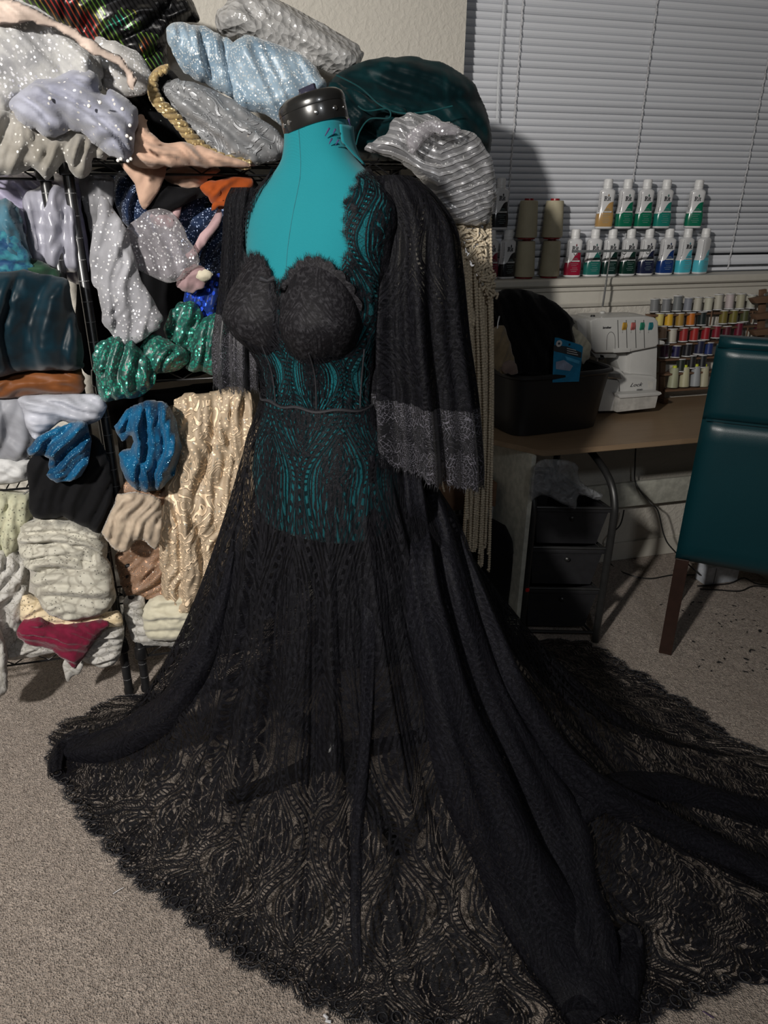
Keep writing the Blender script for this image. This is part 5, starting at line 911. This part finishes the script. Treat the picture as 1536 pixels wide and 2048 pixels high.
def bottle(px, py, col, label, rot=0., group='liquid dye bottles along the window sill', Y=2.475, z=None, back=False):
    P = aty(px, py, Y); r = empty('dye_bottle', label, 'bottle', (P[0], P[1], ZS+.001 if z is None else z), group); r.rotation_euler.z = rot
    parts = [('body', B_body), ('cap', B_cap)]+([('lettering', B_word), ('drop_emblem', B_drop), ('print_band', B_band), ('small_print', B_small)] if not back else [('back_print', B_small)])+[('side_print', B_side)]
    for n_, me_ in parts:
        o = bpy.data.objects.new(n_, me_); COL.objects.link(o); o.parent = r; o.color = (*col, 1)
        if 'small' in n_ or 'side' in n_ or 'back' in n_: o['kind'] = 'stuff'
    return r
for px, c, lb, ro in ((978, (.16, .005, .025), 'dark red dye bottle half hidden by the macrame on the sill', .1), (1012, (.008, .008, .010), 'black dye bottle on the sill left of the cream thread cones', .12), (1143, (.26, .008, .03), 'bright pinkish red dye bottle on the sill right of the thread cones', -.25), (1182, (.015, .13, .11), 'dull teal dye bottle on the sill next to the red one', -.15),
        (1216, (.004, .022, .018), 'near black green dye bottle directly behind the machine mast', -.12), (1252, (.004, .026, .018), 'very dark green dye bottle second right of the machine mast', -.1), (1288, (.012, .016, .045), 'dark navy dye bottle with cream upper label on the sill', -.1), (1327, (.008, .035, .16), 'royal blue dye bottle on the sill', -.12), (1363, (.06, .42, .52), 'aqua dye bottle facing front near the right end of the sill row', .05), (1398, (.09, .45, .55), 'aqua dye bottle turned to its back label at the right end of the row', .35)):
    bottle(px, 545, c, lb, ro, back='turned to its back' in lb)
ZU = ZS+.167
for px, c, lb, ro in ((997, (.010, .010, .012), 'black dye bottle stacked above the left end of the sill', .02), (1207, (.40, .24, .09), 'tan dye bottle in the upper row left of the emerald green ones', -.35), (1246, (.004, .14, .075), 'emerald green dye bottle immediately right of the tan one', -.12), (1284, (.004, .14, .075), 'emerald green dye bottle between another green and the teal in the upper row', -.15), (1322, (.012, .19, .15), 'teal green dye bottle in the upper row', -.1), (1385, (.004, .14, .075), 'emerald green dye bottle standing apart at the right of the upper row', -.42)):
    bottle(px, 447, c, lb, ro, z=ZU)
# ---- thread cones
M_cone = None
m = newmat('cone_thread'); x, y, z = sep(coords('Object')); st = sn(z*3200.+x*200.); n = tnoise(coords('Object'), 30, 2); finish(mixc(n, (.36, .32, .22), (.46, .42, .30)), .75, bump=st*.5+n, bstr=.25, bdist=.001); M_cone = m; M_redp = plain('dark_red_plastic', (.22, .006, .010), .35, bstr=0)
for px, yb, z, lb in ((1048, 546, ZS+.001, 'cream thread cone, lower one of the left stack on the sill'), (1098, 546, ZS+.001, 'cream thread cone, lower one of the right stack on the sill'), (1053, 470, ZS+.134, 'cream thread cone, upper one of the left stack with red tip'), (1104, 470, ZS+.134, 'cream thread cone, upper one of the right stack with red tip')):
    P = aty(px, 545 if z < ZS+.1 else 466, 2.475); r = empty('thread_cone', lb, 'thread', (P[0], P[1], z), 'cream thread cones on the sill')
    link('core', lathe([(.031, 0), (.031, .004), (.020, .006), (.016, .128), (.0155, .133), (.008, .133)], 28, P*0+np.array([P[0], P[1], z])), M_redp, r); link('thread', lathe([(.030, .0045), (.0365, .006), (.0375, .012), (.031, .122), (.029, .126), (.016, .127)], 36, (P[0], P[1], z)), M_cone, r)
# ================================================================ WOODEN THREAD RACK AND SPOOLS
m = newmat('rack_pine'); v = coords(); x, y, z = sep(v); n = tnoise(comb(x*4., y*40., z*40.), 2., 4, .6); finish(mixc(n, (.085, .042, .024), (.17, .10, .06)), .6, bump=n, bstr=.1); M_pine = m
def rowz(y, x, Y): return aty(x, y, Y)[2]
tk = empty('thread_rack', 'wooden peg rack of colourful thread spools standing on the desk', 'rack', aty(1345, 800, 2.39))
rows = [(624, 2.425, 1298, 1512), (654, 2.415, 1305, 1512), (683, 2.405, 1312, 1512), (714, 2.395, 1316, 1500), (743, 2.385, 1320, 1490), (775, 2.375, 1328, 1490)]
for y, Y, xa, xb in rows:
    A_, B_ = aty(xa, y+(3 if y < 700 else 2), Y), aty(xb, y, Y); z = A_[2]-.004; link('slat', box(A_[0], B_[0], Y-.014, Y+.022, z-.007, z, .001), M_pine, tk)
for xp in (1322, 1450):
    zt = rowz(628, xp, 2.43); X0 = aty(xp, 700, 2.40)[0]; P0 = Vector((X0+.02, 2.375, ZD)); P1 = Vector((X0+.02, 2.44, zt)); bm = bmesh.new(); box(-.011, .011, -.006, .006, 0, (P1-P0).length, .001, bm=bm); bmesh.ops.transform(bm, verts=bm.verts, matrix=Matrix.Translation(P0) @ Matrix.Rotation(-math.atan2(P1.y-P0.y, P1.z-P0.z), 4, 'X')); link('upright', bmme('u', bm), M_pine, tk)
    link('foot', box(X0+.008, X0+.032, 2.345, 2.42, ZD, ZD+.018, .002), M_pine, tk)
for xp, y0, y1 in ((1424, 622, 650), (1506, 622, 645), (1496, 655, 678)): link('peg', tube([aty(xp, y0, 2.40), aty(xp-4, y1, 2.405)], .003, 8), M_pine, tk)
m = newmat('spool_thread'); oi = node('ShaderNodeObjectInfo'); x, y, z = sep(coords('Object')); st = sn(z*5200.); finish(oi.outputs['Color'], .42, bump=st, bstr=.3, bdist=.0005, sheen=.1); M_th = m; M_fl = plain('spool_white', (.50, .50, .50), .45, bstr=0); M_lime = plain('lime_spool_tip', (.40, .44, .03), .4, bstr=0)
S_th = lathe([(.0085, .003), (.0103, .0045), (.0103, .0395), (.0085, .041)], 22); S_f1 = lathe([(.0105, 0), (.0122, .0006), (.0122, .003), (.0105, .0036)], 22); S_f2 = lathe([(.0105, .0404), (.0122, .041), (.0122, .0432), (.0105, .044), (.004, .0442), (.0035, .042)], 22); S_pp = lathe([(.0032, .042), (.0032, .0445), (.002, .045)], 10)
K_th = lathe([(.013, 0), (.0135, .002), (.0105, .052), (.0095, .054)], 22); K_tip = lathe([(.0055, .054), (.0055, .060), (.003, .0605)], 14)
for me_, mt in ((S_th, M_th), (S_f1, M_fl), (S_f2, M_fl), (S_pp, M_pine), (K_th, M_th), (K_tip, M_lime)): me_.materials.append(mt)
SPX = {624: [(178, 215, 388, (.16, .165, .17), 'mid grey'), (315, 213, 385, (.17, .175, .185), 'slightly bluish grey'), (448, 175, 378, (.15, .16, .165), 'tall grey'), (575, 202, 376, (.19, .20, .235), 'lavender grey'), (690, 195, 375, (.42, .40, .34), 'ivory'), (820, 195, 375, (.45, .44, .36), 'pale cream'), (940, 158, 362, (.42, .40, .34), 'tall ivory'), (1075, 152, 352, (.44, .38, .38), 'tall pinkish white'), (1205, 152, 350, (.38, .36, .27), 'tall greenish cream'), (1332, 168, 345, (.40, .40, .35), 'off white')],
 654: [(232, 390, 562, (.50, .42, .14), 'pale yellow'), (350, 390, 560, (.55, .32, .02), 'golden yellow'), (480, 385, 560, (.30, .18, .035), 'bronze gold'), (612, 380, 550, (.45, .13, .012), 'burnt orange'), (745, 370, 545, (.008, .016, .016), 'black green'), (1000, 355, 530, (.15, .12, .025), 'olive gold'), (1120, 350, 525, (.14, .12, .025), 'olive brown'), (1255, 350, 505, (.06, .065, .022), 'dark olive')],
 683: [(275, 540, 710, (.36, .24, .16), 'beige'), (385, 575, 755, (.40, .38, .32), 'stout cream'), (525, 562, 742, (.26, .020, .020), 'brick red'), (650, 558, 735, (.30, .018, .015), 'scarlet'), (785, 552, 722, (.26, .008, .015), 'crimson'), (915, 538, 700, (.17, .006, .018), 'deep crimson'), (1040, 545, 690, (.07, .004, .012), 'dark wine white capped'), (1180, 498, 680, (.11, .005, .020), 'tall burgundy'), (1412, 510, 680, (.06, .004, .014), 'dark burgundy lone right')],
 714: [(298, 760, 935, (.040, .008, .030), 'plum'), (432, 778, 932, (.012, .010, .055), 'indigo'), (565, 752, 920, (.008, .008, .012), 'black navy'), (710, 712, 895, (.010, .012, .040), 'large navy'), (825, 740, 900, (.010, .025, .12), 'royal blue')],
 743: [(490, 938, 1100, (.012, .018, .012), 'blackish green'), (622, 895, 1060, (.008, .008, .009), 'black'), (750, 890, 1050, (.007, .009, .012), 'black blue capped')],
 775: [(400, 1030, 1288, (.30, .31, .21), 'sage coned'), (535, 1020, 1278, (.40, .38, .25), 'cream coned'), (665, 1010, 1270, (.27, .285, .30), 'silver coned'), (765, 1010, 1275, (.36, .34, .24), 'speckled cream coned')]}
ORD = {624: 'top', 654: 'second', 683: 'third', 714: 'fourth', 743: 'fifth', 775: 'lowest'}
for y, Y, _, _ in rows:
    for cx, t0, t1, col, nm in SPX[y]:
        px = 1280+cx/6; b = aty(px-2, 560+t1/6, Y); hpx = aty(px, 560+t0/6, Y)[2]-b[2]; r = empty('thread_spool', nm+' thread spool in the '+ORD[y]+' row of the wooden rack', 'thread', b, 'thread spools on the wooden rack'); cone = 'coned' in nm
        sc = hpx/(.061 if cone else .046); sw = 1.5*(1.0 if not cone else 1.0)*(1.12 if 'large' in nm or 'stout' in nm else 1.); r.scale = (sw, sw, sc); r.rotation_euler = (-.10, random.uniform(-.03, .05), 0)
        for n_, me_ in ((('thread', K_th), ('spool_tip', K_tip)) if cone else (('thread', S_th), ('spool_base', S_f1), ('spool_top', S_f2), ('spool_peg', S_pp))):
            o = bpy.data.objects.new(n_, me_); COL.objects.link(o); o.parent = r; o.color = (*col, 1)
t2 = empty('thread_rack', 'second wooden thread rack cut off by the right picture edge', 'rack', aty(1530, 700, 2.36))
for a in ([(1506, 598), (1536, 592), (1560, 590), (1560, 604), (1512, 607)], [(1510, 630), (1560, 622), (1560, 636), (1514, 640)], [(1506, 662), (1560, 655), (1560, 668), (1512, 672)]): link('slat', ext(a, 2.36, .03, .002), M_pine, t2)
link('upright', ext([(1522, 580), (1534, 578), (1528, 700), (1516, 700)], 2.385, .012, .001), M_pine, t2); link('metal_tip', lathe([(.006, 0), (.007, .004), (.004, .010)], 14, aty(1530, 592, 2.365)), M_met, t2)
# ================================================================ CHAIR
m = newmat('teal_leather'); v = coords(); d, cc = tvor(v, 420); n = tnoise(v, 5, 2); finish(mixc(n, (.002, .026, .034), (.003, .034, .043)), .36, bump=smooth_(d, .1, .6)+n*.2, bstr=.12, bdist=.0008, spec=.5); M_lea = m; M_leg = plain('dark_brown_wood', (.022, .010, .007), .4)
Bx = Vector((.76, -.65, 0)).normalized(); Bn = Vector((.65, .76, 0)).normalized(); B0 = Vector((1.512, 1.762, 0))
ch = empty('dining_chair', 'teal leather high back chair with dark wooden legs seen from behind', 'chair', B0)
def panel(z0, z1, u0, u1, t, lean0, lean1, bev=.016, off=0.):
    bm = bmesh.new(); g = bmesh.ops.create_grid(bm, x_segments=14, y_segments=14, size=.5); 
    ret = bmesh.ops.extrude_face_region(bm, geom=bm.faces[:]); top = [e for e in ret['geom'] if isinstance(e, bmesh.types.BMVert)]; tops = set(top)
    for v in bm.verts:
        u = v.co.x+.5; w_ = v.co.y+.5; k = 1 if v in tops else 0; ed = min(min(u, 1-u)*(u1-u0), min(w_, 1-w_)*(z1-z0)); r = min(1, ed/.022); pf = math.sqrt(max(0, 1-(1-r)**2)); th = t*(.5+(.5 if k else -.5)*(.45+.55*pf)); z = z0+(z1-z0)*w_
        v.co = B0+Bx*(u0+(u1-u0)*u)-Bn*(lean0+(lean1-lean0)*(z-.37)/.74)+Bn*(t-th)+Vector((0, 0, z))
    return bmme('p', bm)
link('backrest', panel(.37, .868, 0, .47, .075, 0, .055), M_lea, ch); link('backrest_upper', panel(.862, 1.085, 0, .47, .075, 0, .055), M_lea, ch); link('backrest_crest', panel(1.078, 1.112, .004, .466, .072, 0, .055), M_lea, ch)
link('stitching', tube([B0+Bx*u-Bn*.033+Vector((0, 0, .865)) for u in (.01, .2, .46)], .0035, 6), M_lea, ch)
bm = bmesh.new(); box(0, .46, .07, .50, .36, .47, .02, 3, bm=bm); Mx = Matrix.Translation(B0) @ Matrix(((Bx.x, Bn.x, 0, 0), (Bx.y, Bn.y, 0, 0), (0, 0, 1, 0), (0, 0, 0, 1))); bmesh.ops.transform(bm, verts=bm.verts, matrix=Mx); link('seat', sharp(bmme('s', bm)), M_lea, ch)
for u, v_ in ((.002, .012), (.418, .012), (.002, .40), (.418, .40)):
    bm = bmesh.new(); box(u, u+.042, v_, v_+.042, 0, .375, .002, bm=bm)
    for q in bm.verts:
        if q.co.z < .1: q.co.x += .004*(1 if u < .2 else -1)
    bmesh.ops.transform(bm, verts=bm.verts, matrix=Mx); link('leg', bmme('l', bm), M_leg, ch, False)
# ================================================================ CABLES, ADAPTER, LITTER
def cable(pts, lab, r=.003): tag(link('power_cord', tube([p for p in spline(np.array(pts), 8)], r, 7), M_btube), lab, 'cord')
cable([aty(1272, 888, 2.38), aty(1270, 930, 2.38), aty(1272, 968, 2.38), aty(1300, 1005, 2.30), aty(1316, 1022, 2.28), aty(1328, 1070, 2.25), aty(1345, 1098, 2.20), aty(1400, 1150, 2.15)], 'black power cord dropping from the desk edge towards the chair')
cable([aty(1248, 1020, 2.37), aty(1240, 1050, 2.37), aty(1215, 1080, 2.37), atz(1222, 1128, .004), atz(1260, 1150, .004), atz(1300, 1157, .004), atz(1345, 1150, .004), atz(1400, 1150, .004)], 'black power cord looping along the carpet under the desk')
cable([atz(1395, 1172, .004), atz(1430, 1170, .004), atz(1462, 1166, .004), atz(1488, 1156, .006), atz(1515, 1168, .004), atz(1560, 1170, .004)], 'upper black cord on the carpet right of the chair leg')
cable([atz(1400, 1178, .004), atz(1440, 1180, .004), atz(1480, 1182, .004), atz(1510, 1172, .004), atz(1560, 1178, .004)], 'lower black cord on the carpet right of the chair leg')
ad = empty('adapter_box', 'white adapter box on the carpet under the teal chair', 'adapter', atz(1440, 1165)); a0 = atz(1410, 1172)
link('body', box(a0[0], a0[0]+.16, a0[1], a0[1]+.07, 0, .085, .008), plain('white_plastic', (.5, .53, .58), .4, bstr=0), ad); link('seam', box(a0[0]+.038, a0[0]+.04, a0[1]-.001, a0[1]+.01, .008, .078), M_grv, ad)
M_snip = plain('black_snip', (.01, .01, .011), .8, bstr=0); rr = random.Random(21); SN = [(1520, 1262), (1492, 1318), (1500, 1302), (1400, 1205), (1365, 1221), (1322, 1209), (1472, 1240), (1505, 1300)]
for k in range(46):
    px, py = SN[k] if k < len(SN) else (rr.uniform(1370, 1536), rr.uniform(1190, 1345))
    P = Vector(atz(px, py, .004)); a = rr.uniform(0, PI); L = rr.choice((.006, .008, .012, .018)) if k > 3 else .02; wd = rr.uniform(.0012, .004)*(2.2 if k < 2 else 1); d = Vector((math.cos(a), math.sin(a), 0)); s = Vector((-d.y, d.x, 0)); bm = bmesh.new()
    q = [P-d*L/2-s*wd/2, P+d*L*.1-s*wd*.7, P+d*L/2, P+d*L*.2+s*wd, P-d*L*.4+s*wd/2]; va = [bm.verts.new(v_) for v_ in q]; f = bm.faces.new(va); r = bmesh.ops.extrude_face_region(bm, geom=[f]); bmesh.ops.translate(bm, verts=[e for e in r['geom'] if isinstance(e, bmesh.types.BMVert)], vec=(0, 0, .0016))
    tag(link('thread_snip', bmme('s', bm), M_snip, None, False), 'tiny black thread snip scattered on the carpet right of the chair', 'scrap', 'black snips on the carpet')
tag(link('loose_thread', tube([atz(226, 1788, .004), atz(236, 1781, .006), atz(247, 1775, .005)], .0009, 5), M_cord), 'short pale thread on the carpet left of the gown hem', 'thread'); tag(link('lint', tube([atz(648, 2030, .006), atz(655, 2036, .008), atz(652, 2042, .006), atz(662, 2044, .006)], .003, 6), M_cord), 'white lint tuft at the bottom hem edge', 'scrap'); tag(link('loose_thread', tube([atz(1405, 2022, .004), atz(1418, 2030, .005), atz(1428, 2036, .004)], .0009, 5), M_pin), 'violet thread end on the carpet at the lower right', 'thread')
tag(link('fallen_pin', tube([atz(1174, 1872, .075), atz(1182, 1880, .072)], .0014, 6), M_screw), 'shiny pin head on the dark gown fold near the bottom', 'pin')
